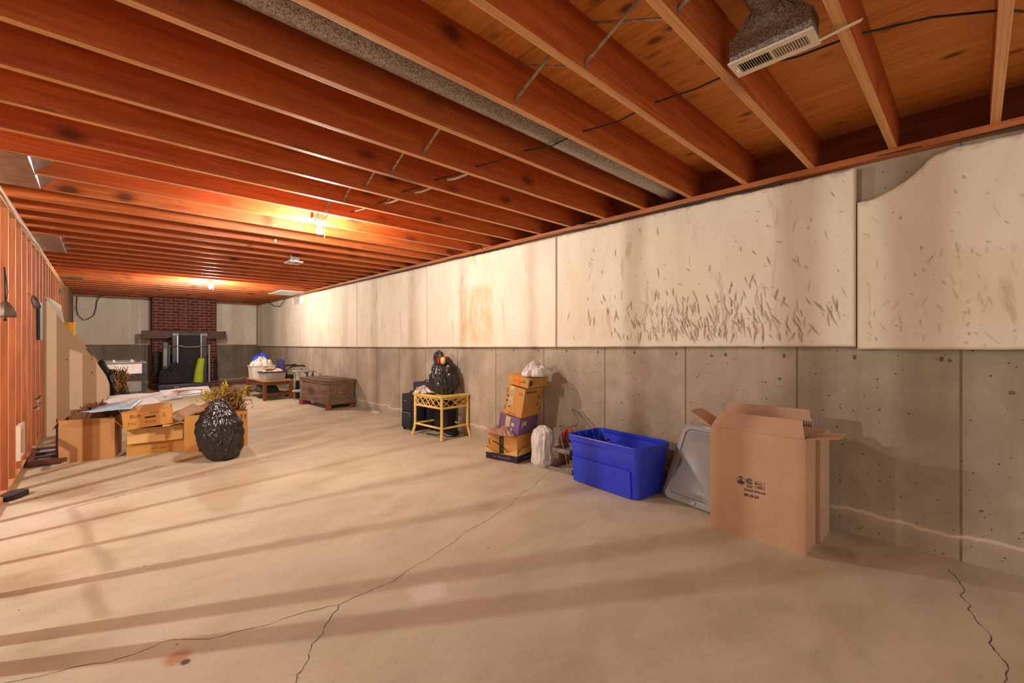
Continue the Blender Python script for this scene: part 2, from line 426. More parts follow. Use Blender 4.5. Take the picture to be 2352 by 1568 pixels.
BLACKP = plain('black_plastic', (.012, .011, .011), .32); BLACKF = plain('black_fabric', (.016, .014, .016), .8, bump=.3)
DGREY = plain('dark_grey_plastic', (.045, .047, .055), .45); MGREY = plain('grey_plastic', lin(140, 136, 132), .45)
NAVYF = plain('navy_fabric', lin(36, 34, 62), .7, bump=.3); PURPF = plain('purple_fabric', lin(62, 52, 110), .8, bump=.2)
BLUE = plain('blue_tote_plastic', lin(42, 62, 212), .38, var=.07, sc=4, coat=.1)
LIDG = plain('grey_lid_plastic', lin(150, 148, 148), .42, var=.07, sc=3)
GREEN = plain('green_foam', lin(176, 200, 40), .8, var=.08); CHROME = plain('chrome', (.62, .6, .57), .18, 1, var=.05)
YEL = plain('yellow_rattan_paint', lin(232, 196, 108), .5, var=.12, sc=8); YELTUB = plain('yellow_plastic', lin(240, 186, 30), .35)
CHEST = wood('chest_wood', lin(142, 112, 92), lin(96, 70, 54), lin(50, 26, 16), 'y', rough=.75, kn=.4)
CTAB = wood('coffee_table_wood', lin(150, 82, 38), lin(108, 52, 20), lin(70, 30, 10), 'z', kn=0, rough=.45)
CTOP = wood('coffee_table_top', lin(205, 165, 128), lin(170, 125, 90), lin(90, 50, 30), 'y', kn=0, rough=.5)
MANTEL = wood('mantel_wood', lin(110, 62, 44), lin(78, 40, 28), lin(40, 20, 12), 'x', kn=.3)
REDB = plain('red_brick', lin(150, 78, 64), .85, var=.2, bump=.4); RED = plain('red_plastic', lin(190, 20, 20), .4)
ORT = plain('orange_tape', lin(240, 120, 30), .35); PURP = plain('purple_print', lin(128, 92, 138), .5, var=.08)
PLYP = NM('particle_board'); v = PLYP.co(); PLYP.col(PLYP.mix(PLYP.ramp(PLYP.noise(v, 7, 6, .7), [(.55, 0), (.75, .5)]), lin(208, 180, 148), lin(176, 144, 110)))
PLYP.set(Roughness=.8); PLYP = PLYP.m
BAGW = NM('white_film'); v = BAGW.co(); BAGW.col(BAGW.ramp(BAGW.noise(v, 14, 5, .6, 1), [(.3, lin(205, 196, 184)), (.7, lin(240, 234, 226))]))
BAGW.set(Roughness=.32).bump(BAGW.noise(v, 22, 6, .6, 1.2), .5, .012); BAGW = BAGW.m
BAGB = NM('black_bin_bag_film'); v = BAGB.co((1, 1, .45)); BAGB.col((.014, .012, .012))
BAGB.set(Roughness=.22, Specular_IOR_Level=.7).bump(BAGB.noise(v, 13, 4, .55, 1.2), .5, .02); BAGB = BAGB.m
CLEAR = NM('clear_plastic'); CLEAR.col((.82, .8, .77)); CLEAR.set(Roughness=.25, Transmission_Weight=.6, IOR=1.25); CLEAR = CLEAR.m
CLOTH = NM('pale_clothes'); v = CLOTH.co(); CLOTH.col(CLOTH.ramp(CLOTH.noise(v, 13, 5, .6, .8), [(.36, lin(120, 82, 66)), (.46, lin(205, 186, 168)), (.6, lin(236, 224, 210))])); CLOTH.set(Roughness=.9)
CLOTH.bump(CLOTH.noise(v, 30, 5), .5, .01); CLOTH = CLOTH.m
BLUEF = plain('blue_cloth', lin(20, 60, 190), .75, bump=.3); OLIVE = plain('dark_green_cloth', lin(54, 66, 58), .85, bump=.3)
REDLID = plain('red_lid_plastic', lin(150, 30, 50), .4); LEAFP = plain('yellow_frond', lin(205, 180, 30), .5, var=.3); DRYP = plain('dried_plant', lin(160, 120, 60), .8, var=.4, sc=30)
CAB = plain('black_cable', (.02, .017, .015), .5); WCAB = plain('white_cable', (.72, .70, .66), .45); CRACK = plain('floor_crack_dark', lin(88, 62, 42), .95)
DARKM = plain('aged_dark_metal', lin(84, 70, 58), .5, .5, var=.3)
PORC = plain('porcelain', (.82, .8, .77), .25); SKYB = plain('pale_blue_card', lin(170, 208, 226), .3, var=.1, sc=6)
def glow(k):
    m = NM('bulb_glass'); m.col((1, 1, 1)); m.set(Emission_Color=BULBCOL, Emission_Strength=BULB*k); return m.m
m = NM('daylight_pane'); m.col((.8, .9, 1)); m.set(Emission_Color=(.72, .88, 1, 1), Emission_Strength=2.2, Roughness=.1); DAY = m.m

# ------------------------------------------------------------ room shell
XW, XF_, YB = 3.48, 3.43, 14.9
WT, JB, JT = 2.325, 2.363, 2.598
XL = -4.4
structure('floor', MB().box(XL-.2, -3, -.1, XW+.2, YB+.2, 0), FLOOR)
# right wall with the small window opening
wy0, wy1, wz0 = 10.78, 11.5, 2.13
mb = MB().box(XW, -3, 0, XW+.22, wy0, WT).box(XW, wy1, 0, XW+.22, YB+.22, WT).box(XW, wy0, 0, XW+.22, wy1, wz0)
structure('wall_right', mb, WALLC)
structure('wall_back', MB().box(XL-.2, YB, 0, XW, YB+.22, WT), WALLB)
structure('wall_left', MB().box(XL-.2, -3, 0, XL, YB, WT), WALLC)
w = structure('window_1', MB().box(XW+.10, wy0, wz0, XW+.14, wy0+.04, WT).box(XW+.10, wy1-.04, wz0, XW+.14, wy1, WT).box(XW+.10, wy0, wz0, XW+.14, wy1, wz0+.03).box(XW+.10, wy0+.34, wz0, XW+.14, wy0+.37, WT), WHITE)
part('window_pane', MB().box(XW+.118, wy0+.04, wz0+.03, XW+.124, wy1-.04, WT), DAY, w)
# subfloor in sheets
mb = MB()
xs = [XL-.2, -3.40, -2.18, -.96, .26, 1.48, 2.70, 3.64]
for a, b2 in zip(xs[:-1], xs[1:]): mb.box(a+.0015, -3.0, JT, b2-.0015, YB+.2, JT+.018)
mb.box(XL-.2, -3, JT+.019, 3.64, YB+.2, JT+.04)
structure('ceiling', mb, PLY)
structure('trim_1', MB().box(3.405, -3, WT, 3.64, YB, JB), SILL)          # sill plate
structure('trim_2', MB().box(3.595, -3, JB, 3.635, YB+.2, JB+.115).box(3.597, -3, JB+.117, 3.635, YB+.2, JT), RIM)   # rim joist
structure('trim_7', MB().box(XL-.2, YB-.012, JB, 3.594, YB+.02, JT-.001), RIM)
structure('trim_3', MB().box(XL-.2, YB-.05, WT, 3.40, YB+.2, JB), SILL)
# cracks in the slab
c1 = [(3.1,2.75),(2.935,2.688),(2.8,2.63),(2.62,2.53),(2.46,2.50),(2.3,2.422),(2.2,2.36),(2.073,2.342),(1.96,2.29),(1.85,2.27),(1.671,2.234),(1.56,2.17),(1.466,2.147),(1.33,2.10),(1.21,2.084),(1.085,2.026),(.993,2.032),(.9,2.03),(.804,2.023),(.669,2.074),(.516,2.094),(.41,2.13),(.322,2.152),(.25,2.22),(.198,2.262),(.10,2.25),(.022,2.261),(-.06,2.31),(-.153,2.337),(-.241,2.374),(-.4,2.41)]
c2 = [(.804,2.023),(.78,1.99),(.756,1.971),(.70,1.91),(.672,1.87),(.62,1.83),(.593,1.787),(.58,1.75),(.557,1.727),(.535,1.71),(.519,1.703),(.515,1.68),(.51,1.664),(.45,1.6)]
c3 = [(3.3,.10),(3.2,.06),(3.071,.033),(3.0,.05),(2.94,.015),(2.873,.02),(2.82,.0),(2.767,-.007),(2.72,-.04),(2.684,-.044),(2.61,-.04),(2.552,-.059),(2.49,-.085),(2.431,-.083),(2.357,-.075),(2.2,-.1)]
def crackmesh(mb, c, w):
    pts = []
    for i in range(len(c)-1):
        a = Vector((c[i][0], c[i][1], 0)); b = Vector((c[i+1][0], c[i+1][1], 0)); n = max(2, int((b-a).length/.02))
        for k in range(n):
            t = k/n; p = a.lerp(b, t); p.x += random.uniform(-.004, .004); p.y += random.uniform(-.004, .004); pts.append(p)
    vs = []; fs = []
    for i, p in enumerate(pts):
        d = (pts[min(i+1, len(pts)-1)]-pts[max(i-1, 0)]).normalized(); s = Vector((-d.y, d.x, 0)); ww = w*random.uniform(.3, 1.3)
        vs += [p+s*ww+Vector((0, 0, .0006)), p-s*ww+Vector((0, 0, .0006))]
    for i in range(len(pts)-1): fs.append((2*i, 2*i+1, 2*i+3, 2*i+2))
    mb.add(vs, fs)
mb = MB(); crackmesh(mb, c1, .0015); crackmesh(mb, c2, .0017); crackmesh(mb, c3, .002)
fl_o = bpy.data.objects['floor']
part('crack', mb, CRACK, fl_o)

# ------------------------------------------------------------ joists
JY = lambda k: 1.127+.4064*k
jm = None
words = ['first', 'second', 'third', 'fourth', 'fifth', 'sixth', 'seventh', 'eighth', 'ninth', 'tenth', 'eleventh', 'twelfth', 'thirteenth', 'fourteenth', 'fifteenth', 'sixteenth', 'seventeenth', 'eighteenth', 'nineteenth', 'twentieth']
k = -9
while JY(k)+.04 < YB:
    if jm is None:
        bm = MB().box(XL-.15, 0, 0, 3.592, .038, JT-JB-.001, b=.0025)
        j = part('floor_joist', bm, [JOIST, JOIST_LIT]); jm = j
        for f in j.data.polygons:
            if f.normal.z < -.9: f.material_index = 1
    else:
        j = jm.copy(); COL.objects.link(j)
    j.location = (0, JY(k), JB)

    if k < -3: lb = '%s fir floor joist behind the camera, counted away from the top right corner' % words[-4-k]
    elif k == -3: lb = 'fir floor joist at the top right corner of the view'
    elif k == -2: lb = 'fir floor joist right of the white ceiling register, holding its strap'
    elif k == -1: lb = 'fir floor joist left of the ceiling register boot'
    elif k == 0: lb = 'fir floor joist between the two pairs of bridging straps'
    elif k == 1: lb = 'fir floor joist on the camera side of the round grey duct'
    elif k == 2: lb = 'fir floor joist just beyond the round grey duct'
    elif k <= 7: lb = '%s fir floor joist beyond the round grey duct, before the near bulb' % words[k-2]
    elif k <= 20: lb = '%s fir floor joist past the near bare bulb, before the far bulb' % words[k-8]
    else: lb = '%s fir floor joist past the far bare bulb, toward the fireplace' % words[k-21]
    tag(j, lb, 'joist', 'floor joists overhead')
    k += 1

# ------------------------------------------------------------ stud partition on the left
SX0, SX1 = -.629, -.54
structure('trim_4', MB().box(SX0, 2.62, 0, SX1, YB, .038, b=.002), PLATE)
structure('trim_5', MB().box(SX0, 2.62, JB-.076, SX1, YB, JB-.039, b=.002).box(SX0-.002, 2.62, JB-.038, SX1+.004, YB, JB-.001, b=.002), PLATE)
sm = None; i = 0; y = 5.29-.4064*6
ys = [2.66, y] + [y+.4064*q for q in range(1, 30)]
for q, y in enumerate(ys):
    if y > YB-.1: break
    if sm is None:
        s = part('wall_stud', MB().box(SX0, 0, .038, SX1, .038, JB-.077, b=.002), [STUD, STUD_LIT]); sm = s
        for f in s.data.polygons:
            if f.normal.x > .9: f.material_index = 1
    else:
        s = sm.copy(); COL.objects.link(s)
    s.location = (0, y, 0)
    n = q-7
    if n < 0: lb = '%s fir wall stud left of the photo edge, counted toward the camera' % words[-1-n]
    elif n < 8: lb = '%s fir wall stud counted along the left partition from the photo edge' % words[n]
    else: lb = '%s fir wall stud of the left partition, beyond the stair panel' % words[n-8]
    tag(s, lb, 'wall stud', 'studs of the left partition')
# drywall at the far end of the partition
structure('trim_6', MB().box(-.56, 12.9, 0, -.50, YB, JB-.001), plain('brown_panel', lin(150, 108, 84), .7))

# ------------------------------------------------------------ foam boards on the walls
def gfun(gl, y, z):
    d = 0; dirt_shade = 0
    for (gy, gz, L, wd, ca, sa, dep) in gl:
        a = y-gy; b = z-gz
        if abs(a) > L or abs(b) > L: continue
        u = (a*sa+b*ca)/L*2; v = (a*ca-b*sa)/wd*2
        if abs(u) < 1:
            ww = (1-u*u)
            e = abs(v)/(ww+.05)
            if e < 1: d = max(d, dep*(1-e)*ww); dirt_shade = max(dirt_shade, (1-e)*min(1, dep*110)*(.35+.65*(v > 0)))  # one flank tinted darker: gouge shading painted in with the dirt
            elif e < 1.6: d = min(d, 0) if d > 0 else -dep*.25*(1.6-e)
    return d, dirt_shade
def board(name, label, y0, y1, zb0, zb1, topf, res, gl, stains=(), axis='x', X=XF_, th=.046, cat='insulation board', rag=.006):
    ny = max(2, int((y1-y0)/res)); nz = max(2, int(1.15/res)); vs = []; fs = []; dirt_shade = []; stn = []
    # bin gouges by y
    bins = {}
    for g in gl:
        for q in range(int((g[0]-g[2])/.05)-1, int((g[0]+g[2])/.05)+2): bins.setdefault(q, []).append(g)
    for i in range(ny+1):
        y = y0+(y1-y0)*i/ny
        zb = zb0+(zb1-zb0)*i/ny + noise.noise(Vector((y*9, 3, zb0)))*rag*.5
        zt = topf(y) + noise.noise(Vector((y*11, 7, zb0)))*rag + noise.noise(Vector((y*47, 1, zb0)))*rag*.6
        gg = bins.get(int(y/.05), [])
        for k in range(nz+1):
            z = zb+(zt-zb)*k/nz; d, dr = gfun(gg, y, z) if gg else (0, 0)
            edge = min(y-y0, y1-y, z-zb, zt-z)
            if edge < .006: d += .006-edge; 
            d += noise.noise(Vector((y*1.3, z*1.3, 2)))*.003
            if edge < .012: dr = max(dr, .35)
            if zt-z < .03: dr = max(dr, .5*max(0, noise.noise(Vector((y*25, z*25, 5)))+.2))
            vs.append((X+d, y, z) if axis == 'x' else (y, X+d, z)); dirt_shade.append(dr)
            s = 0
            for (a0, a1, b0, b1, st) in stains:
                fy = min(1, max(0, min(y-a0, a1-y)/.06)); fz = min(1, max(0, min(z-b0, b1-z)/.08)); s = max(s, st*fy*fz)
            stn.append(s)
    K = nz+1
    for i in range(ny):
        for k in range(nz):
            a = i*K+k; f = (a, a+1, a+K+1, a+K); fs.append(f if axis == 'x' else tuple(reversed(f)))
    # sides/back
    n0 = len(vs); ring = [i*K for i in range(ny+1)] + [ny*K+k for k in range(1, K)] + [i*K+nz for i in range(ny-1, -1, -1)] + [k for k in range(nz-1, 0, -1)]
    for r in ring:
        p = vs[r]; vs.append((X+th, p[1], p[2]) if axis == 'x' else (p[0], X+th, p[2])); dirt_shade.append(.6); stn.append(0)
    m = len(ring)
    for k in range(m):
        a, b = ring[k], ring[(k+1) % m]; f = (a, b, n0+(k+1) % m, n0+k); fs.append(f if axis == 'x' else tuple(reversed(f)))
    f = tuple(n0+k for k in range(m)); fs.append(f)
    mb = MB(); mb.v = vs; mb.f = fs
    o = solo(name, mb, FOAM, label, cat, 'foam insulation boards on the concrete walls', smooth=40)
    for nm, arr in (('dirt_shade', dirt_shade), ('stain', stn)):
        at = o.data.attributes.new(nm, 'FLOAT', 'POINT'); at.data.foreach_set('value', arr)
    o.data.polygons.foreach_set('use_smooth', [True]*len(o.data.polygons)); o.data.set_sharp_from_angle(angle=R(70))
    return o
rg = random.Random(3)
def G(y, z, L, w, ang, d): return (y, z, L, w, math.cos(R(ang)), math.sin(R(ang)), d)
g1 = []; g2 = []; g3 = []
for q in range(270):      # dense patch on the second board
    y = rg.gauss(1.48, .42); z = 1.22+abs(rg.gauss(0, .19))+.02
    if y < .56 or y > 2.9: continue
    g2.append(G(y, z, rg.uniform(.05, .14), rg.uniform(.012, .024), rg.gauss(8, 17), rg.uniform(.005, .014)))
for q in range(34):
    g2.append(G(rg.uniform(1.0, 2.0), rg.uniform(1.30, 1.58), rg.uniform(.09, .17), rg.uniform(.011, .020), rg.gauss(4, 9), rg.uniform(.005, .009)))
for q in range(34):
    g2.append(G(rg.uniform(.56, 2.8), rg.uniform(1.25, 2.2), rg.uniform(.03, .12), rg.uniform(.011, .020), rg.gauss(5, 18), rg.uniform(.004, .010)))
for q in range(70):
    g2.append(G(rg.uniform(.56, 2.9), rg.uniform(1.2, 2.28), rg.uniform(.012, .03), rg.uniform(.010, .02), rg.uniform(0, 90), rg.uniform(.004, .008)))
for q in range(26):
    g1.append(G(rg.uniform(-.17, .48), rg.uniform(1.2, 2.05), rg.uniform(.012, .03), rg.uniform(.010, .02), rg.uniform(0, 90), rg.uniform(.004, .008)))
for q in range(12):
    g2.append(G(rg.uniform(.6, 2.8), rg.uniform(1.6, 2.2), rg.uniform(.03, .05), rg.uniform(.02, .03), rg.uniform(0, 90), .007))
for q in range(46):
    g1.append(G(rg.uniform(-.15, .47), 1.22+abs(rg.gauss(0, .33)), rg.uniform(.03, .10), rg.uniform(.010, .018), rg.gauss(0, 22), rg.uniform(.003, .007)))
for y, z in ((.04, 2.12), (.30, 1.95), (.21, 1.76), (.20, 1.63), (.41, 1.235)): g1.append(G(y, z, .03, .022, 20, .007))
for q in range(40):
    g3.append(G(rg.uniform(3.05, 5.3), rg.uniform(1.25, 2.25), rg.uniform(.03, .09), rg.uniform(.006, .016), rg.gauss(0, 25), rg.uniform(.003, .007)))
cut = [(-.20, 2.30), (-.171, 2.289), (.065, 2.292), (.15, 2.28), (.185, 2.255), (.205, 2.228), (.245, 2.19), (.279, 2.161), (.33, 2.13), (.377, 2.108), (.43, 2.09), (.509, 2.080)]
def top1(y):
    if y < -.17: return 2.30
    for (a, za), (b, zb) in zip(cut[:-1], cut[1:]):
        if a <= y <= b: return za+(zb-za)*(y-a)/(b-a)
    return 2.08
topn = lambda y: 2.305
board('insulation_board', 'cream foam board with a curved piece broken from its upper corner', -1.93, .504, 1.19, 1.172, top1, .006, g1, [(-1, .12, 1.3, 1.75, .35)])
board('insulation_board', 'cream foam board covered in knife gouges behind the blue tub', .512, 2.966, 1.187, 1.160, topn, .005, g2, [(2.2, 2.9, 1.2, 1.5, .2)])
board('insulation_board', 'cream foam board with a large orange stain, right of the boxed stack', 2.978, 5.436, 1.160, 1.135, topn, .007, g3, [(3.95, 4.66, 1.15, 1.95, .95), (4.66, 5.0, 1.6, 1.95, .3)]).__setitem__('label', 'cream foam board with a large orange stain above the yellow table')
def fewg(a, b, n): return [G(rg.uniform(a, b), rg.uniform(1.2, 2.25), rg.uniform(.03, .12), rg.uniform(.012, .025), rg.gauss(0, 12), rg.uniform(.004, .007)) for _ in range(n)]
board('insulation_board', 'cream foam board above the black suitcases, with a dark split edge', 5.448, 7.80, 1.133, 1.115, topn, .012, fewg(5.5, 7.7, 26), [(5.7, 6.0, 1.15, 1.6, .5)])
board('insulation_board', 'cream foam board above the old brown chest', 7.812, 10.2, 1.113, 1.10, topn, .014, fewg(7.9, 10.1, 26), [(8.2, 8.5, 1.15, 1.8, .3)])
def topw(y): return wz0-.004 if wy0-.01 < y < wy1+.01 else 2.305
board('insulation_board', 'greyer foam board under the small basement window', 10.212, 12.6, 1.10, 1.09, topw, .02, fewg(10.3, 12.5, 20))
board('insulation_board', 'foam board on the right wall touching the far corner', 12.612, 14.84, 1.09, 1.08, topn, .02, fewg(12.7, 14.7, 20))
board('insulation_board', 'cream foam board on the back wall left of the chimney', -.49, .945, 1.135, 1.135, topn, .02, fewg(-.4, .9, 22), axis='y', X=14.85)
board('insulation_board', 'cream foam board on the back wall right of the chimney', 2.345, 3.42, 1.125, 1.12, topn, .02, fewg(2.4, 3.3, 14), axis='y', X=14.85)

# ------------------------------------------------------------ lamps
def lamp(loc, label, power=1.0, pull=True):
    x, y, z = loc
    t = thing('ceiling_bulb', label, 'light bulb', (x, y, 2.17), 0, 'bare bulbs in porcelain holders')
    part('junction_box', MB().lathe([(.04, 2.335), (.042, 2.34), (.042, 2.40), (0, 2.40)], 8, c=(x, y, 0)), PORC, t, world=True)
    part('lamp_holder', MB().lathe([(.0, 2.295), (.024, 2.295), (.026, 2.31), (.058, 2.318), (.068, 2.326), (.068, 2.336), (0, 2.337)], 24, c=(x, y, 0)), PORC, t, smooth=50, world=True)
    part('bulb', MB().lathe([(.0, 2.215), (.013, 2.218), (.024, 2.228), (.030, 2.245), (.028, 2.262), (.018, 2.28), (.013, 2.296), (0, 2.297)], 12, c=(x, y, 0)), glow(power), t, smooth=True, world=True)
    part('mounting_strap', MB().box(x-.012, y-.165, 2.40, x+.012, y+.20, 2.403), STEEL, t, world=True)
    if pull: part('pull_chain', MB().tube([(x+.035, y-.01, 2.32), (x+.045, y-.012, 2.25), (x+.04, y-.01, 2.19)], .0015, 5), STEEL, t, world=True)
    return t
lamp((1.48, 4.18, 0), 'bare lit bulb on a porcelain holder nearest the camera')
lamp((1.50, 9.87, 0), 'bare lit bulb far down the basement, in front of the fireplace', 1.6)
lamp((-2.5, 3.85, 0), 'bare lit bulb in the space behind the left stud partition', 2.8)

# white cable connectors and the square junction box between joists
for (x, y, lb) in ((1.40, 3.99, 'white cable clip under the joist just before the near bulb'), (1.377, 4.40, 'white plastic clip on a dark strap left of the near bulb'), (1.38, 5.211, 'small clip hanging from the joists further left of the near bulb')):
    t = thing('cable_clip', lb, 'clip', (x, y, 2.30), 0, 'cable clips on the joists')
    part('cap', MB().lathe([(0, 0), (.011, .002), (.013, .02), (.008, .028), (0, .028)], 12), WHITE, t, smooth=50)
    part('wire', MB().tube([(0, 0, .028), (.0, 0, .062)], .003, 6), CAB, t)
t = thing('octagonal_junction_box', 'grey metal electrical box hanging below the joists left of the far bulb', 'electrical box', (1.90, 6.33, 2.28))
part('box_body', MB().box(-.05, -.09, .03, .05, .09, .075, b=.004), SHEET, t)
part('frame', MB().box(-.085, -.12, .0, .085, -.10, .02).box(-.085, .10, .0, .085, .12, .02).box(-.085, -.10, .0, -.065, .10, .02).box(.065, -.10, .0, .085, .10, .02).box(-.03, -.12, .02, .03, .12, .03), WHITE, t)
part('stem', MB().box(-.07, -.1, .02, -.06, -.09, .085), SHEET, t)

# ------------------------------------------------------------ round duct
t = thing('round_duct', 'long round galvanised duct running between two joists', 'duct', (0, 1.735, 2.405))
DC = 2.495-2.405
part('duct_pipe', MB().tube([(x_, 0, DC) for x_ in (-3.5, 0, 1.2, 2.4, 3.30, 3.40)], .092, 40), GALV, t, smooth=50)
part('duct_collar', MB().tube([(3.38, 0, DC), (3.44, 0, DC), (3.47, 0, DC+.02)], [.095, .095, .06], 32), GALV, t, smooth=50)
for x_ in (.4, 1.62, 2.85): part('duct_seam', MB().tube([(x_-.006, 0, DC), (x_+.006, 0, DC)], .0935, 40), GALV, t, smooth=50)

# register and boot
t = thing('ceiling_register', 'white slotted air register under a grey duct boot between joists', 'air vent', (1.90, .54, 2.332))
x0, x1, y0, y1 = -.060, .060, -.145, .145
mb = MB().box(x0, y0, 0, x0+.026, y1, .008).box(x1-.026, y0, 0, x1, y1, .008).box(x0+.026, y0, 0, x1-.026, y0+.026, .008).box(x0+.026, y1-.026, 0, x1-.026, y1, .008).box(x0+.026, -.004, 0, x1-.026, .004, .008)
part('register_frame', mb, CREAM, t)
mb = MB()
for sgn in (0, 1):
    for k in range(13):
        yy = (-.115 if sgn == 0 else .008)+k*.0088
        mb.add([(x0+.026, yy, .001), (x1-.026, yy, .001), (x1-.026, yy+.004*(1 if sgn else -1)+.0012, .016), (x0+.026, yy+.004*(1 if sgn else -1)+.0012, .016),
                (x0+.026, yy+.0012, .001), (x1-.026, yy+.0012, .001), (x1-.026, yy+.004*(1 if sgn else -1)+.0024, .016), (x0+.026, yy+.004*(1 if sgn else -1)+.0024, .016)],
               [(0, 1, 2, 3), (7, 6, 5, 4), (0, 4, 5, 1), (3, 2, 6, 7)])
part('louver', mb, CREAM, t).__setitem__('kind', 'stuff')
part('lever', MB().box(-.002, .122, -.012, .002, .130, 0).box(-.002, .116, -.014, .002, .130, -.011), CREAM, t)
# boot: box then transition then round neck
bz = .008
mb = MB()
def rect(hx, hy, z, n=8):
    out = []
    c = [(-hx, -hy), (hx, -hy), (hx, hy), (-hx, hy)]
    for i in range(4):
        a = c[i]; b = c[(i+1) % 4]
        for k in range(n): out.append((a[0]+(b[0]-a[0])*k/n, a[1]+(b[1]-a[1])*k/n, z))
    return out
N = 32
circ = []
for k in range(N):
    a = R(-135)+2*PI*k/N; circ.append((-.01+.068*math.cos(a), .068*math.sin(a), .185))
mb.loops([rect(.05, .140, bz), rect(.05, .140, bz+.082), circ], cap0=False, cap1=False)
mb.loops([rect(.0485, .1385, bz+.082), rect(.0485, .1385, bz)], cap0=False, cap1=False)
part('boot', mb, GALV, t)
mb = MB().tube([(-.01, 0, .16), (-.015, 0, .19), (-.05, 0, .196), (-.12, 0, .198), (-1.6, 0, .198)], [.066, .066, .066, .066, .066], 32)
part('neck_pipe', mb, GALV, t, smooth=50)
part('seam_ridge', MB().box(-.052, -.142, bz+.080, .052, .142, bz+.084), STEEL, t)
part('hanger_strap', MB().bar((.03, -.14, -.002), (.06, -.262, .026), .018, .0015).bar((.06, -.262, .026), (.062, -.266, .027), .018, .0015), CREAM, t)

# ------------------------------------------------------------ metal cross bridging
def bridging(x, k, label):
    ya, yb = JY(k)+.038, JY(k+1)
    t = thing('bridging_strap', label, 'bridging', (x, (ya+yb)/2, JB), 0, 'steel cross bridging between joists')
    h = .235; d = (yb-ya)/2
    part('strap', MB().bar((-.01, -d, h-.02), (-.01, d-.001, .035), .016, .004).box(-.02, d-.004, .012, 0, d, .045), STEEL, t)
    part('strap', MB().bar((.015, d, h-.02), (.015, -d+.001, .035), .016, .004).box(.005, -d, .012, .025, -d+.004, .045), STEEL, t)
bridging(1.48, 0, 'steel bridging in the joist bay on the camera side of the duct')
bridging(1.50, -1, 'steel bridging in the joist bay before the first plywood bay')
bridging(1.50, -2, 'steel bridging in the joist bay of the ceiling register')
for k in range(2, 7): bridging(1.47, k, 'steel bridging in the %s joist bay beyond the round duct' % words[k-2])

# cable run through the joists
pts = []
for k, x in ((-8, 2.9), (-3, 2.38), (-2, 2.24), (-1, 2.10), (0, 2.075), (1, 1.998), (2, 1.936), (3, 1.87), (4, 1.80), (5, 1.756), (6, 1.743), (7, 1.684), (8, 1.58)):
    z = {-2: 2.47, -1: 2.45, 0: 2.45}.get(k, 2.42)
    if pts and k > -7:
        pts.append(((pts[-1][0]+x)/2, JY(k)-.2, 2.392 if k == 2 else z-.012))
    pts.append((x, JY(k)+.02, z))
pts += [(1.55, 4.30, 2.39), (1.52, 4.20, 2.385)]
solo('electrical_cable', MB().tube(pts, .0045, 8), CAB, 'black electrical cable threaded through the joists to the near bulb', 'cable', smooth=True)
def loose(pts, r=.004, mat=CAB):
    return MB().tube(pts, r, 7)
LP = Vector((-2.5, 3.85, 2.245))
def fpix(px, py):
    u = (px-1176)/1002; v = (784-py)/1002; th = math.atan2(944, 1002); k = -CH/v
    return Vector(((math.sin(th)+math.cos(th)*u)*k, (math.cos(th)-math.sin(th)*u)*k, 0))
for lst, lb in ((((165, 1165), (175, 1180), (190, 1200), (206, 1228), (206, 1250), (240, 1272), (258, 1295), (255, 1310)), 'loose cable hanging in the space behind the left partition, upper length'),
                (((215, 1338), (212, 1360), (228, 1392), (245, 1415)), 'loose cable hanging in the space behind the left partition, lower length')):
    pts = []
    for q in lst:
        p = fpix(*q); t_ = (-1.05-LP.x)/(p.x-LP.x); pts.append(LP.lerp(p, t_))
    pts = [Vector((pts[0].x, pts[0].y+.01, 2.36))]+pts if lst[0][1] < 1200 else pts
    solo('electrical_cable', loose(pts, .008), CAB, lb, 'cable', smooth=True)
# cable on the sill
pts = []; y = -.6
rr = random.Random(9)
while y < 10: pts.append((3.412+rr.uniform(-.004, .004), y, 2.325+.02*noise.noise(Vector((y*1.1, 0, 0))))); y += .22
solo('electrical_cable', loose(pts, .006), CAB, 'dark cable running along the sill on top of the right wall', 'cable', smooth=True)
pts = [(3.2, 2.36, 2.42), (3.28, 2.25, 2.36), (3.36, 2.1, 2.335), (3.40, 1.9, 2.31)]
solo('electrical_cable', loose([(3.1, 2.95, 2.42), (3.2, 2.75, 2.37), (3.32, 2.6, 2.34), (3.40, 2.45, 2.335)]), CAB, 'short black cable dipping onto the sill near the duct end', 'cable', smooth=True)
solo('electrical_cable', loose([(2.83, 3.62, 2.46), (2.9, 3.75, 2.37), (3.1, 3.93, 2.345), (3.38, 4.1, 2.335)]), CAB, 'black cable sagging to the right wall above the stained foam', 'cable', smooth=True)
for (x, k, lb) in ((1.83, 4, 'short white cable piece between joists, largest of the three'), (1.86, 3, 'short white cable piece between joists, nearest the duct'), (1.78, 5, 'short white cable piece between joists, nearest the near bulb')):
    y = JY(k+1)
    solo('cable_sleeve', MB().tube([(x-.01, y-.10, 2.405), (x+.01, y-.16, 2.402), (x+.035, y-.24, 2.412), (x+.05, y-.30, 2.42)], .0085, 8), WCAB, lb, 'cable', 'white cable pieces between the joists', smooth=True)
mb = MB().tube([(-.42, 14.80, 2.30), (-.425, 14.80, 2.15), (-.43, 14.80, 2.0), (-.40, 14.79, 1.86), (-.31, 14.78, 1.74), (-.24, 14.79, 1.755), (-.13, 14.80, 1.86), (-.09, 14.80, 2.02), (-.075, 14.8, 2.2), (-.02, 14.7, 2.32), (.1, 14.5, 2.36)], .008, 7)
solo('hanging_cable', mb, CAB, 'black cable hanging in a loop against the back wall', 'cable', smooth=True)
mb = MB().tube([(3.39, 13.6, 2.33), (3.38, 12.9, 2.17), (3.38, 12.4, 2.13), (3.38, 12.1, 2.24), (3.385, 11.9, 2.32)], .008, 7)
solo('hanging_cable', mb, CAB, 'black cable sagging on the right wall beside the window', 'cable', smooth=True)
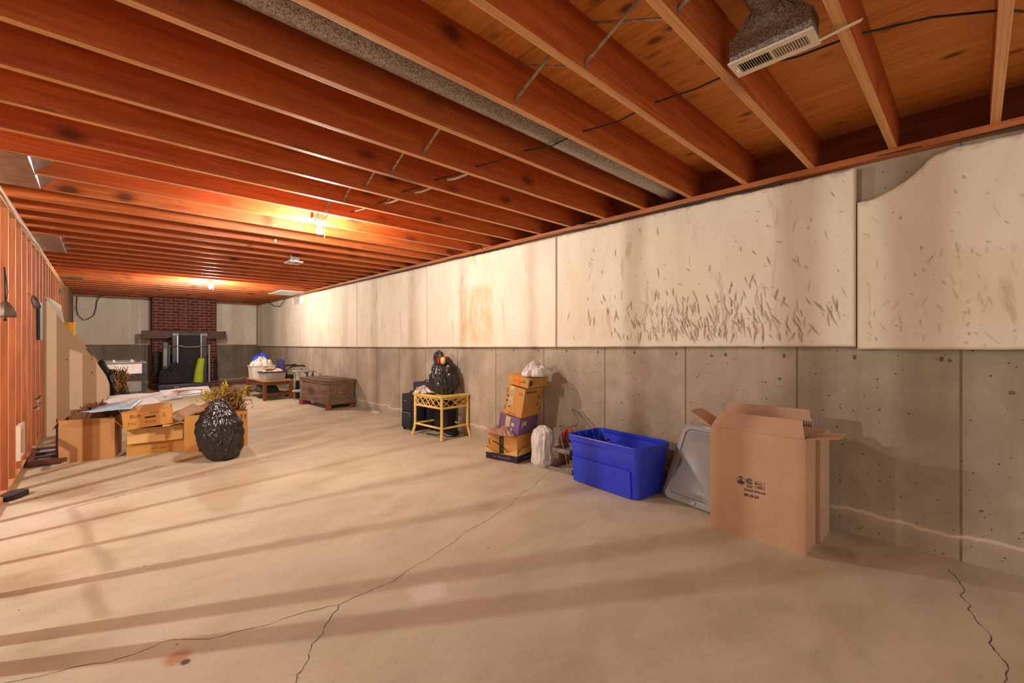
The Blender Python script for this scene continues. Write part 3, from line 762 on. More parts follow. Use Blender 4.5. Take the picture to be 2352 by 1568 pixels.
# wires on the partition's top plate
pts = []; y = 3.0
while y < 9: pts.append((-.525+.012*noise.noise(Vector((y*1.7, 2, 0))), y, 2.30+.03*noise.noise(Vector((y*1.3, 0, 4))))); y += .25
solo('electrical_cable', loose(pts, .006), WCAB, 'pale cable along the top plate of the left partition', 'cable', smooth=True)

# galvanised joist-bay pans (return air)
def pan(y0, y1, x1, label):
    t = thing('return_air_pan', label, 'sheet metal duct', (-.9, (y0+y1)/2, JB-.004), 0, 'sheet metal pans closing joist bays')
    part('pan', MB().box(-2.0, y0, JB-.003, x1, y1, JB-.0005), SHEET, t, world=True)
    nb = max(1, round((y1-y0)/.4064))
    for b in range(nb):
        a = y0+b*.4064+.02; c = a+.368
        part('end_slope', MB().add([(x1, a, JB-.002), (x1, c, JB-.002), (x1+.14, c, JB+.16), (x1+.14, a, JB+.16)], [(0, 1, 2, 3)]), SHEET, t, world=True)
pan(JY(7)+.02, JY(9)+.02, -.33, 'grey sheet metal pan closing two joist bays at the left edge of the photo')
pan(JY(14)+.02, JY(17)+.02, -.33, 'grey sheet metal pan closing three joist bays above the left partition')
pan(JY(24)+.02, JY(25)+.02, -.25, 'small sheet metal pan near the far bulb row')

# white soffit board by the window
solo('ceiling_board', MB().box(2.9, 10.55, JB-.02, 3.40, 11.55, JB-.001), PAPER, 'pale board fixed under the joists beside the small window', 'board')

# ============================================================ things on the floor
def thingM(name, label, cat, M, group=None):
    o = bpy.data.objects.new(name, None); COL.objects.link(o); o.empty_display_size = .05
    o.location = M.to_translation(); o.rotation_euler = M.to_euler(); XF[o.name] = M.copy()
    return tag(o, label, cat, group)
def carton(label, loc, rz, w, d, h, mat, flaps=None, closed=False, rx=0, ry=0, th=.005, name='cardboard_box', cat='box', inmat=None, group=None):
    t = thing(name, label, cat, loc, rz, group, rx, ry)
    a, b = w/2, d/2
    mb = MB()
    if closed:
        mb.box(-a, -b, 0, a, b, h, b=.003)
    else:
        mb.box(-a, -b, 0, -a+th, b, h).box(a-th, -b, 0, a, b, h).box(-a+th, -b, 0, a-th, -b+th, h).box(-a+th, b-th, 0, a-th, b, h).box(-a+th, -b+th, 0, a-th, b-th, th)
    part('body', mb, mat, t)
    for side, spec in (flaps or {}).items():
        L, ang = spec[0], R(spec[1]); ins = spec[2] if len(spec) > 2 else .005
        out = {'x-': Vector((-1, 0, 0)), 'x+': Vector((1, 0, 0)), 'y-': Vector((0, -1, 0)), 'y+': Vector((0, 1, 0))}[side]
        al = Vector((0, 1, 0)) if side[0] == 'x' else Vector((1, 0, 0)); hl = b if side[0] == 'x' else a
        base = out*(a if side[0] == 'x' else b)+Vector((0, 0, h+.001)); di = Vector((0, 0, 1))*math.cos(ang)+out*math.sin(ang)
        nr = al.cross(di).normalized()*th*.5
        p = [base-al*(hl-.003), base+al*(hl-.003), base+di*L+al*(hl-ins), base+di*L-al*(hl-ins)]
        f = MB().add([q+nr for q in p]+[q-nr for q in p], [(0, 1, 2, 3), (7, 6, 5, 4), (0, 4, 5, 1), (1, 5, 6, 2), (2, 6, 7, 3), (3, 7, 4, 0)])
        part('flap', f, spec[3] if len(spec) > 3 else mat, t)
    return t
XM = lambda y, z, x=0: face(None, (0, -1, 0), (0, 0, 1), (x, y, z))      # on a face looking toward -x
YM = lambda x, z, y=0: face(None, (1, 0, 0), (0, 0, 1), (x, y, z))       # on a face looking toward -y

def arrows(name, mat, t, x, z, h, ax='y', at=0):
    mb = MB()
    for dx in (-h*.42, h*.42):
        for poly in ([(-.09, -.5), (.09, -.5), (.09, .15), (-.09, .15)], [(-.28, .12), (.28, .12), (0, .5)]):
            p = [(x+dx+a*h, z+b*h) for a, b in poly]
            vs = [(a, at, b) for a, b in p] if ax == 'y' else [(at, a, b) for a, b in p]
            mb.add(vs, [tuple(range(len(vs)))])
        mb.box(*((x+dx-.25*h, at-.0002, z-.62*h, x+dx+.25*h, at, z-.56*h) if ax == 'y' else (at-.0002, x+dx-.25*h, z-.62*h, at, x+dx+.25*h, z-.56*h)))
    part(name, mb, mat, t)
# --- big open carton and the one behind
t = carton('tall open tan cardboard box with recycling stamps, flaps raised', (3.028, .927, 0), 0, .225, .532, .66, CB_BIG,
           {'x-': (.125, -42, .035), 'x+': (.145, -3, .03), 'y+': (.17, 60, .02), 'y-': (.15, 80, .012)})
X = -.1135
text('stamp_text', '54-6727-7936-8.B', .0165, INK, t, XM(.0, .300, X), bold=.0004)
text('stamp_text', '09.10.24', .024, INK, t, XM(.018, .268, X), bold=.0006)
def ring(mb, cy, cz, r0, r1, x, a0=0, a1=360, n=40, sq=1):
    vs = []; fs = []
    for k in range(n+1):
        a = R(a0+(a1-a0)*k/n)
        for r in (r0, r1): vs.append((x, cy-math.cos(a)*r, cz+math.sin(a)*r*sq))
    for k in range(n): fs.append((2*k, 2*k+2, 2*k+3, 2*k+1))
    mb.add(vs, fs); return mb
mb = ring(MB(), .078, .352, .0225, .0245, X); ring(mb, .078, .352, .017, .0235, X, 60, 120); ring(mb, .078, .352, .018, .0245, X, 195, 330); mb.box(X, .064, .338, X+.0003, .090, .350).box(X, .070, .354, X+.0003, .086, .362)
part('round_seal_print', mb, INK, t)
mb = ring(MB(), .028, .356, .0135, .0185, X, 25, 335); ring(mb, .028, .356, .006, .010, X)
mb.box(X, .008, .327, X+.0003, .048, .331).box(X, .012, .318, X+.0003, .044, .322)
part('recycle_seal_print', mb, INK, t)
mb = MB()
for a in ((-.056, .320, -.002, .3215), (-.056, .364, -.002, .3655), (-.056, .320, -.0545, .3655), (-.0035, .320, -.002, .3655)): mb.box(X, a[0], a[1], X+.0003, a[2], a[3])
for z0, ya, yb in ((.352, -.044, -.016), (.347, -.042, -.018), (.341, -.046, -.020), (.334, -.050, -.010), (.329, -.050, -.012), (.325, -.046, -.014)): mb.box(X, ya, z0, X+.0003, yb, z0+.0025)
mb.box(X, -.014, .345, X+.0003, -.006, .358)
part('certificate_print', mb, INK, t)
mb = MB()
for k in range(6): mb.box(.107, -.246+k*.012, .70, .1095, -.241+k*.012, .775-.008*k)
part('torn_corrugation', mb, plain('torn_cardboard_dark', lin(84, 52, 32), .9), t).location = (-.001, 0, 0)
t = carton('second closed cardboard box squeezed between the tall open box and the wall', (3.285, .90, 0), 0, .23, .52, .655, CB_BIG, closed=True)

# --- grey tote lid leaning on the wall
rt = Vector((-.11, -.48, 0)).normalized(); hp = Vector((-rt.y, rt.x, 0)); hp = hp if hp.x > 0 else -hp
up = (hp*math.cos(R(64))+Vector((0, 0, math.sin(R(64))))).normalized(); nn = rt.cross(up)
M = Matrix((rt, up, nn)).transposed().to_4x4(); M.translation = Vector((3.165, 1.46, .018))
t = thingM('storage_bin_lid', 'grey plastic tote lid leaning against the wall beside the blue tub', 'lid', M)
rings = [rrect(0, .30, .225, .295, .06, -.022), rrect(0, .30, .238, .303, .07, -.018), rrect(0, .30, .240, .305, .07, .0), rrect(0, .30, .232, .297, .065, .004),
         rrect(0, .30, .200, .262, .05, .004), rrect(0, .30, .190, .252, .045, -.010), rrect(0, .30, .18, .242, .04, -.010), rrect(0, .30, .172, .234, .04, -.003)]
part('lid_panel', MB().loops(rings), LIDG, t, smooth=40)
part('latch', MB().box(-.06, .002, -.004, .06, .028, .012, b=.004), LIDG, t)
part('latch', MB().box(-.06, .575, -.004, .06, .60, .012, b=.004), LIDG, t)
part('sticker', MB().box(.05, .09, -.0028, .11, .105, -.002), plain('pale_sticker', lin(205, 195, 175), .6), t)

# --- blue tote
TC = (3.178, 2.08, 0)
t = thing('storage_tub', 'large open bright blue plastic storage tub', 'storage tub', TC, -5.2)
rings = [rrect(0, 0, .165, .325, .03, 0), rrect(0, 0, .173, .333, .035, .008), rrect(0, 0, .192, .349, .04, .245), rrect(0, 0, .200, .357, .045, .262), rrect(0, 0, .207, .364, .05, .365),
         rrect(0, 0, .203, .360, .05, .372), rrect(0, 0, .190, .347, .045, .255), rrect(0, 0, .166, .326, .03, .015)]
part('tub_body', MB().loops(rings), BLUE, t, smooth=35)
rings = [rrect(0, 0, .2085, .3655, .05, .362), rrect(0, 0, .220, .377, .055, .362), rrect(0, 0, .223, .380, .055, .405), rrect(0, 0, .218, .375, .053, .412), rrect(0, 0, .206, .363, .05, .408), rrect(0, 0, .203, .360, .05, .372)]
vs = MB().loops(rings+[rings[0]], cap0=False, cap1=False)
part('rim', vs, BLUE, t, smooth=35)
mb = MB()
for k in (-.09, 0, .09): part('handle_rib', MB().box(k-.006, .335, .36, k+.006, .362, .40), BLUE, t)
part('front_panel', MB().box(-.192, -.285, .02, -.178, .325, .235, Matrix.Rotation(R(-4.6), 4, 'Y') @ Matrix.Translation((.006, 0, 0)), b=.006), BLUE, t)
# contents
rt_ = random.Random(8); mbt = MB()
for k in range(16):
    c_ = Vector((3.23, 2.27, .24))+Vector((rt_.gauss(0, .025), rt_.gauss(0, .045), rt_.gauss(0, .035))); a_ = Vector((rt_.gauss(0, 1), rt_.gauss(0, 1), rt_.gauss(0, 1))).normalized(); b_ = a_.orthogonal().normalized(); r_ = rt_.uniform(.04, .085)
    mbt.tube([c_+(a_*math.cos(t_)+b_*math.sin(t_))*r_*(1+.2*math.sin(3*t_)) for t_ in [2*PI*q/22 for q in range(22)]], .0055, 6)
solo('christmas_light_bundle', mbt, BLACKP, 'dark tangle of cords inside the blue tub', 'cord', smooth=True)
for (a, b2, lb) in (((3.13, 2.16, .15), (3.445, 2.78, .545), 'long thin metal rod leaning out of the blue tub, lower of the two'), ((3.20, 2.16, .15), (3.45, 2.70, .54), 'long thin metal rod leaning out of the blue tub, upper of the two')):
    solo('metal_rod', MB().tube([a, tuple((Vector(a)+Vector(b2))/2+Vector((0, 0, .006))), b2], .005, 8), STEEL, lb, 'rod', smooth=True)

# --- wire step rack with galvanised trays
t = thing('step_rack', 'small two tier wire step rack with galvanised trays beside the blue tub', 'rack', (3.26, 2.67, 0), 5)
for nm, z, hx, hy, hh in (('lower_tray', 0, .15, .135, .04), ('upper_tray', .175, .13, .10, .04)):
    mb = MB().box(-hx, -hy, z, -hx+.006, hy, z+hh).box(hx-.006, -hy, z, hx, hy, z+hh).box(-hx, -hy, z, hx, -hy+.006, z+hh).box(-hx, hy-.006, z, hx, hy, z+hh)
    if z: mb.box(-hx, -hy, z, hx, hy, z+.006)
    for q in (.012, .026): mb.box(-hx-.003, -hy-.003, z+q, hx+.003, -hy, z+q+.006).box(-hx-.003, -hy, z+q, -hx, hy, z+q+.006)
    part(nm, mb, GALV, t)
for x in (-.153, .153):
    part('wire_leg', MB().tube([(x, -.115, .012), (x, .0, .40)], .0035, 6), STEEL, t)
    part('wire_leg', MB().tube([(x, .13, .012), (x, .0, .40)], .0035, 6), STEEL, t)
part('handle_bar', MB().tube([(-.153, 0, .40), (.153, 0, .40)], .0042, 6), STEEL, t)
solo('red_hook', MB().tube([(3.36, 2.80, .20), (3.34, 2.79, .31), (3.35, 2.75, .365), (3.37, 2.70, .33), (3.38, 2.67, .22)], .014, 8).tube([(3.36, 2.80, 0), (3.36, 2.80, .20)], .010, 8).tube([(3.38, 2.67, 0), (3.38, 2.67, .22)], .010, 8),
     RED, 'red curved plastic hook sticking up behind the white bag', 'hook', smooth=True)

# --- bags
def bagmesh(c, prof, shift=(0, 0), seed=1, fold=.12, n=110, rows=70, sq=(1, 1), ripple=9, pull=()):
    """gathered plastic bag: rings whose radius follows prof and crumples with ridged noise"""
    vs = []; fs = []; H = prof[-1][0]
    def rad(z):
        for (a, ra), (b, rb) in zip(prof[:-1], prof[1:]):
            if z <= b:
                t = (z-a)/(b-a) if b > a else 0; t = t*t*(3-2*t); return ra+(rb-ra)*t
        return prof[-1][1]
    for i in range(rows+1):
        z = H*i/rows; r0 = rad(z); f = i/rows
        for k in range(n):
            t = 2*PI*k/n; d = Vector((math.cos(t), math.sin(t), 0))
            q = Vector((d.x*1.5, d.y*1.5, z*3.0))+Vector((seed*3.3, seed*1.1, seed))
            w = Vector((noise.noise(q*2), noise.noise(q*2+Vector((9, 0, 0))), noise.noise(q*2+Vector((0, 9, 0)))))*.7
            cr = lambda p_: 1-2.6*abs(noise.noise(p_))
            c1_ = cr(Vector((q.x*1.9, q.y*1.9, q.z*.6))+w*1.4); c2_ = cr(Vector((q.x*3.4, q.y*3.4, q.z*1.2))+w*2.2+Vector((4, 2, 1))); c3_ = cr(Vector((d.x*6, d.y*6, z*6))+w*3+Vector((seed, 0, 9)))
            m = 1+fold*(1.5*noise.noise(q*.8)-.75*c1_-.45*c2_-.14*c3_)
            m *= 1+.035*f*math.sin(ripple*t+seed)
            p = Vector((c[0]+d.x*r0*m*sq[0]+shift[0]*f, c[1]+d.y*r0*m*sq[1]+shift[1]*f, c[2]+z+(0 if i in (0,) else .012*noise.noise(q*2)*min(1, f*8))))
            for (px, py, pz, R_, dx, dy, dz) in pull:
                e = max(0, 1-(p-Vector((px, py, pz))).length/R_); p += Vector((dx, dy, dz))*e*e
            if p.z < c[2] and not pull: p.z = c[2]
            vs.append(p)
    for i in range(rows):
        for k in range(n): fs.append((i*n+k, i*n+(k+1) % n, (i+1)*n+(k+1) % n, (i+1)*n+k))
    fs.append(tuple(range(n-1, -1, -1))); fs.append(tuple(rows*n+k for k in range(n)))
    mb = MB(); mb.v = [tuple(p) for p in vs]; mb.f = fs; return mb
solo('plastic_bag', bagmesh((3.165, 2.925, 0), [(0, .085), (.04, .112), (.15, .105), (.26, .112), (.34, .095), (.38, .05), (.392, .01)], seed=5, fold=.10, ripple=11), BAGW,
     'translucent white plastic bag standing on the floor between boxes and step rack', 'bag', smooth=True)

# --- stack of boxes
RZ = 11.6
t = carton('dark blue printed cardboard tray at the bottom of the box stack', (3.146, 3.35, 0), RZ, .36, .396, .075, NAVYINK, name='cardboard_tray')
mb = MB().box(-.181, -.199, 0, .181, .199, .006)
part('tray_base', mb, CB_OR, t)
def wavy(mb, x0, y0, x1, y1, z0, f, th=.004, n=16):
    dx, dy = x1-x0, y1-y0; L = math.hypot(dx, dy); px, py = -dy/L*th, dx/L*th
    vs = []
    for k in range(n+1):
        u = k/n; z = f(u)
        vs += [(x0+dx*u, y0+dy*u, z0), (x0+dx*u, y0+dy*u, z), (x0+dx*u+px, y0+dy*u+py, z0), (x0+dx*u+px, y0+dy*u+py, z)]
    fs = []
    for k in range(n):
        a = 4*k; b = a+4
        fs += [(a, b, b+1, a+1), (a+2, a+3, b+3, b+2), (a+1, b+1, b+3, a+3)]
    fs += [(0, 1, 3, 2), (4*n, 4*n+2, 4*n+3, 4*n+1)]
    mb.add(vs, fs)
mb = MB()
wavy(mb, -.18, .198, -.18, -.198, .07, lambda u: .125-.055*math.sin(PI*min(1, u*1.08))+.01*u)
wavy(mb, -.18, -.198, .18, -.198, .07, lambda u: .085+.05*min(1, u*4))
wavy(mb, .18, -.198, .18, .198, .07, lambda u: .13); wavy(mb, .18, .198, -.18, .198, .07, lambda u: .13)
part('tray_lip', mb, CB_IN, t)
text('label_text', "Sam's Bakeshop Ltd", .032, plain('faded_print', lin(165, 120, 96), .6), t, XM(0, .040, -.1805), sx=.85)
text('label_text', 'Around', .040, plain('faded_print_b', lin(160, 130, 100), .6), t, YM(0.0, .042, -.1985), shear=.2)
t = carton('open cardboard box with black arrow print and tape, stuffed with brown paper', (3.150, 3.352, .012), RZ, .335, .37, .258, CB_OR, {})
Xf = -.168
mb = MB(); arc = []
n = 26
for k in range(n+1):       # long curved swoosh
    u = k/n; y = .13-u*.27; z = .175-.02*u-.12*u*u; wd = .004+.018*math.sin(PI*min(1, .1+u*.9))*.6
    arc.append((y, z, wd))
vs = []; fs = []
for y, z, wd in arc: vs += [(Xf, y, z+wd/2), (Xf, y, z-wd/2)]
for k in range(n): fs.append((2*k, 2*k+1, 2*k+3, 2*k+2))
mb.add(vs, fs)
mb.add([(Xf, .165, .20), (Xf, .172, .185), (Xf, .168, .145), (Xf, .145, .135), (Xf, .145, .143), (Xf, .160, .152), (Xf, .163, .182), (Xf, .155, .195)], [(0, 1, 6, 7), (1, 2, 5, 6), (2, 3, 4, 5)])
part('arrow_print', mb, INK, t)
part('tape', MB().box(Xf-.0006, -.022, .0, Xf, .034, .262), plain('dark_tape', lin(36, 26, 22), .35), t)
tape = plain('tape_print', lin(140, 130, 120), .5)
mb = MB().box(Xf-.0012, -.012, .20, Xf-.0007, .024, .206).box(Xf-.0012, -.012, .165, Xf-.0007, .024, .170).box(Xf-.0012, -.012, .175, Xf-.0007, -.006, .20).box(Xf-.0012, .0, .11, Xf-.0007, .006, .116).box(Xf-.0012, -.010, .10, Xf-.0007, -.004, .106).box(Xf-.0012, -.010, .05, Xf-.0007, .022, .058)
part('tape_marks', mb, tape, t)
solo('packing_paper', heap((2.998, 3.345, .268), .050, .185, .045, 4, 3.6, .9, edge=.25), BROWNP, 'crumpled brown packing paper spilling over the edge of the arrow printed box', 'paper', smooth=True)
t = carton('purple printed box with a white letter, in the middle of the box stack', (3.185, 3.315, .225), RZ, .35, .25, .25, CB_OR, closed=True, rx=10.5)
part('purple_print', MB().box(-.1762, -.124, .002, -.1752, .124, .248).box(-.174, -.1262, .002, .174, -.1252, .248), PURP, t)
WPR = plain('white_print', lin(215, 200, 190), .5)
text('logo_text', 'jet', .085, WPR, t, YM(-.085, .190, -.1268), bold=.0025, sx=.95)
mb = MB(); ring(mb, .0, .085, .024, .045, -.1768, 180, 360); mb.box(-.1772, -.045, .085, -.1765, -.024, .125).box(-.1772, .024, .085, -.1765, .045, .21)
ring(mb, -.045, .165, 0, .018, -.1768)
part('letter_print', mb, WPR, t)
part('shipping_label', MB().box(-.178, -.012, .125, -.1772, .045, .236), plain('beige_label', lin(205, 180, 140), .6, var=.2, sc=60), t)
t = carton('tall brown box with black dash marks leaning in the box stack', (3.175, 3.222, .478), RZ, .34, .215, .296, CB_OR, closed=True, rx=10.5)
text('print_text', 'Walmart.com', .037, INK, t, YM(-.055, .255, -.1082), sx=.95, bold=.0006)
def dash(mb, x, z, ang, L=.05, w=.019, y=-.1082, ax='y'):
    ca, sa = math.cos(R(ang)), math.sin(R(ang)); p = []
    for k in range(12):
        a = 2*PI*k/12; u = math.copysign(L/2-w/2, math.cos(a))+math.cos(a)*w/2; v = math.sin(a)*w/2
        q = (x+u*ca-v*sa, z+u*sa+v*ca); p.append((q[0], y, q[1]) if ax == 'y' else (y, q[0], q[1]))
    mb.add(p, [tuple(range(12))])
mb = MB(); dash(mb, .105, .195, -45); dash(mb, .10, .115, 45); dash(mb, .152, .235, 90, .04, .01); dash(mb, .158, .065, 90, .05, .01)
part('spark_print', mb, INK, t)
mb = MB(); dash(mb, .088, .185, 40, .03, .016, -.1705, 'x'); dash(mb, .092, .135, -40, .028, .014, -.1705, 'x'); dash(mb, .050, .085, 150, .035, .014, -.1705, 'x'); dash(mb, .103, .24, 90, .05, .008, -.1705, 'x'); dash(mb, .103, .06, 90, .05, .008, -.1705, 'x')
part('spark_print', mb, INK, t)
part('printed_tape', MB().box(-.1715, .020, .09, -.1708, .068, .29), plain('pale_tape', lin(216, 196, 160), .5), t)
mb = MB(); r2 = random.Random(2)
for k in range(34):
    z = .10+.182*(k//3)/12; y = .026+(k % 3)*.014; mb.box(-.1724, y, z, -.1718, y+r2.uniform(.004, .011), z+r2.uniform(.002, .009))
part('tape_marks', mb, INK, t)
text('print_text', 'walmart.com', .018, INK, t, XM(.01, .022, -.1707)); arrows('arrow_marks', INK, t, -.062, .235, .028, 'x', -.1707)
t = carton('flat brown box on top of the stack, sealed with orange tape', (3.185, 3.142, .782), RZ, .375, .24, .095, CB_OR, closed=True, rx=10.5)
part('orange_tape', MB().box(-.1895, -.012, .0, -.188, .038, .097).box(-.1895, -.012, .0952, -.14, .038, .0968), ORT, t)
mb = MB(); vs = []; fs = []
for k in range(11):
    u = k/10; y = .06-u*.125; z = .052-.022*math.sin(PI*u)+.006*u; vs += [(-.1886, y, z+.003), (-.1886, y, z-.003)]
for k in range(10): fs.append((2*k, 2*k+1, 2*k+3, 2*k+2))
mb.add(vs, fs).box(-.1889, -.078, .062, -.1884, -.058, .067).box(-.1889, -.080, .040, -.1884, -.074, .067)
part('arrow_print', mb, INK, t)
mb = MB().box(-.165, -.1208, .02, -.115, -.1204, .075).box(-.10, -.1208, .045, -.096, -.1204, .075).box(-.085, -.1208, .045, -.081, -.1204, .075)
part('label_print', mb, plain('dull_brown_print', lin(70, 42, 22), .6), t)
mb = heap((3.235, 3.06, .872), .17, .115, .09, 8, 2.0, .75, edge=.15)
solo('plastic_bag', mb, BAGW, 'white plastic bag heaped on top of the box stack', 'bag', smooth=True)

# --- yellow rattan table
t = thing('rattan_table', 'yellow rattan side table with lattice apron', 'table', (3.228, 4.775, 0), 3)
hx, hy = .205, .285
part('tabletop', MB().box(-hx-.025, -hy-.025, .522, hx+.025, hy+.025, .545, b=.006), YEL, t)
for sx in (-1, 1):
    for sy in (-1, 1):
        x, y = sx*hx, sy*hy
        pts = [(x+sx*.026, y+sy*.026, 0), (x+sx*.016, y+sy*.016, .05), (x+sx*.004, y+sy*.004, .11), (x, y, .16), (x, y, .36), (x, y, .522)]
        l = part('leg', MB().tube(pts, .0175, 14), YEL, t, smooth=50)
        for z in (.145, .39): part('binding', MB().tube([(x, y, z-.008), (x, y, z+.008)], .0205, 14), YEL, l, smooth=50)
def side(p, q):
    p = Vector(p); q = Vector(q); L = (q-p).length
    part('apron_rail', MB().tube([p+Vector((0, 0, .395)), q+Vector((0, 0, .395))], .0145, 12), YEL, t, smooth=50)
    part('apron_rail', MB().tube([p+Vector((0, 0, .508)), q+Vector((0, 0, .508))], .011, 12), YEL, t, smooth=50)
    part('stretcher', MB().tube([p+Vector((0, 0, .148)), q+Vector((0, 0, .148))], .0135, 12), YEL, t, smooth=50)
    n = max(2, round(L/.12)); mb = MB(); m = L/n; d = (q-p).normalized()
    for k in range(n):
        a = p+d*m*k; b = p+d*m*(k+1); mid = a+d*m*.5
        for s0, s1 in (((a, .40), (b, .503)), ((a, .503), (b, .40))):
            mb.tube([s0[0]+Vector((0, 0, s0[1])), s1[0]+Vector((0, 0, s1[1]))], .0062, 7)
    for k in range(n-1):
        c = p+d*m*(k+1)
        mb.tube([c-d*m*.5+Vector((0, 0, .452)), c+Vector((0, 0, .50)), c+d*m*.5+Vector((0, 0, .452)), c+Vector((0, 0, .40)), c-d*m*.5+Vector((0, 0, .452))], .0055, 6)
    part('lattice', mb, YEL, t, smooth=50)
side((-hx, -hy, 0), (-hx, hy, 0)); side((-hx, -hy, 0), (hx, -hy, 0)); side((hx, -hy, 0), (hx, hy, 0)); side((-hx, hy, 0), (hx, hy, 0))
# black bag on it
t = thing('bin_bag', 'full black bin bag with red drawstring on the yellow table', 'bin bag', (3.26, 4.74, .546))
mb = bagmesh((0, 0, 0), [(0, .12), (.05, .17), (.14, .195), (.24, .19), (.34, .15), (.41, .11), (.455, .07), (.47, .02)], (0, .02), seed=11, fold=.10, n=140, rows=100, pull=((-.12, -.22, .04, .20, -.05, -.07, -.15),))
part('bag_body', mb, BAGB, t, smooth=True)
part('gathered_neck', bagmesh((-.03, .07, .40), [(0, .08), (.05, .075), (.09, .07), (.13, .06), (.155, .015)], (.02, .05), seed=21, fold=.16, n=70, rows=30, ripple=13), BAGB, t, smooth=True)
part('drawstring', MB().tube([(-.105, .04, .42), (-.10, 0, .455), (-.08, -.05, .47), (-.03, -.09, .475), (.0, -.10, .47)], .008, 7).tube([(-.10, .0, .455), (-.12, -.03, .42), (-.125, -.035, .39)], .007, 6).tube([(-.09, -.04, .465), (-.13, -.06, .43), (-.13, -.075, .40)], .006, 6), RED, t, smooth=True)
part('contents', MB().blob((-.085, -.085, .43), (.03, .04, .05), .3, 5, 3, 3), plain('pale_gold_ribbon', lin(226, 200, 130), .5, var=.3, sc=40), t, smooth=True)
solo('crumpled_cloth', heap((3.08, 4.96, .546), .075, .12, .05, 7, 2.6, .9, edge=.3), CLOTH, 'small heap of pale cloth at the left corner of the yellow table', 'cloth', smooth=True)
solo('dark_sleeve', MB().sheet([(3.045, 4.90, .552), (3.055, 4.68, .550), (3.10, 4.70, .56), (3.10, 4.92, .565)], 16, 8, .012, 4, .006, 5), BLACKF, 'dark cloth strip lying on the front of the yellow table', 'cloth', smooth=True)

# --- suitcases
def suitcase(label, loc, rz, w, d, h, mat, pocket=True):
    t = thing('suitcase', label, 'suitcase', loc, rz, 'suitcases by the yellow table')
    part('case_body', MB().box(-w/2, -d/2, .025, w/2, d/2, h, b=.022), mat, t, smooth=40)
    if pocket:
        part('pocket', MB().box(-w/2-.018, -d/2+.03, .05, -w/2+.01, d/2-.03, h*.52, b=.008), mat, t, smooth=40)
        part('pocket', MB().box(-w/2-.014, -d/2+.03, h*.55, -w/2+.01, d/2-.03, h*.88, b=.008), mat, t, smooth=40)
        part('zipper', MB().tube([(-w/2-.019, -d/2+.04, h*.50), (-w/2-.020, d/2-.04, h*.50)], .0022, 6).box(-w/2-.0215, -d/2+.045, h*.40, -w/2-.0195, -d/2+.053, h*.49), STEEL, t)
        part('badge', MB().box(-w/2-.0155, .0, h*.80, -w/2-.0135, .05, h*.825), CHROME, t)
    part('handle', MB().tube([(0, -.07, h), (0, -.06, h+.025), (0, 0, h+.032), (0, .06, h+.025), (0, .07, h)], .008, 8), mat, t, smooth=True)
    for y in (-d/2+.04, d/2-.04): part('wheel', MB().tube([(-w/2+.03, y-.012, .024), (-w/2+.03, y+.012, .024)], .024, 14), BLACKP, t, smooth=50)
    return t
suitcase('black upright suitcase with front pockets, left of the yellow table', (3.15, 5.345, 0), 3, .185, .285, .50, BLACKF)
suitcase('dark navy suitcase standing taller behind the black one', (3.37, 5.33, 0), 0, .17, .50, .64, NAVYF, False)
suitcase('small black suitcase standing under the yellow table against the wall', (3.37, 4.90, 0), 0, .15, .32, .42, BLACKF, False)
solo('black_pouch', MB().box(3.29, 4.60, 0, 3.39, 4.76, .065, b=.015), BLACKF, 'small flat black pouch on the floor under the yellow table', 'pouch', smooth=40)
solo('strap', MB().tube([(3.12, 4.95, .012), (3.16, 4.80, .008), (3.22, 4.72, .02), (3.20, 4.60, .007), (3.30, 4.56, .008), (3.38, 4.62, .008)], .007, 6), BLACKF, 'black strap lying on the floor under the yellow table', 'strap', smooth=True)
solo('brick_chip', MB().box(3.38, 6.93, 0, 3.45, 7.12, .03, b=.006), WHITE, 'pale broken piece of masonry on the floor by the wall', 'brick')

# --- old chest on bricks
t = thing('wooden_chest', 'old brown wooden chest raised on bricks', 'chest', (3.155, 8.515, .086), 3.8)
hx, hy = .235, .60
part('chest_body', MB().box(-hx, -hy, .0, hx, hy, .37, b=.004), CHEST, t)
part('base_moulding', MB().box(-hx-.02, -hy-.02, -.001, hx+.02, hy+.02, .075, b=.003).box(-hx-.013, -hy-.013, .075, hx+.013, hy+.013, .092, b=.003), CHEST, t)
part('lid', MB().box(-hx-.018, -hy-.018, .365, hx+.018, hy+.018, .415, b=.006).box(-hx-.03, -hy-.03, .41, hx+.03, hy+.03, .438, b=.008), CHEST, t)
part('lid_panel', MB().box(-hx+.07, -hy+.10, .437, hx-.07, hy-.22, .450, b=.004), CHEST, t)
part('side_handle', MB().tube([(-.07, -hy-.002, .22), (-.06, -hy-.03, .20), (.06, -hy-.03, .20), (.07, -hy-.002, .22)], .008, 8), STEEL, t, smooth=True)
for (x, y, rz, lb) in ((2.92, 9.03, 20, 'red brick under the far left corner of the old chest'), (2.965, 7.95, 70, 'red brick under the nearest corner of the old chest'), (3.44, 8.01, 40, 'red brick under the right corner of the old chest'), (3.36, 9.05, 0, 'red brick under the hidden back corner of the old chest')):
    t = thing('brick', lb, 'brick', (x, y, 0), rz, 'bricks under the chest')
    part('brick_body', MB().box(-.10, -.05, 0, .10, .05, .084, b=.004), REDB, t) if (x, y) != (3.44, 8.01) else part('brick_body', MB().box(-.06, -.04, 0, .06, .04, .084, b=.006), REDB, t)

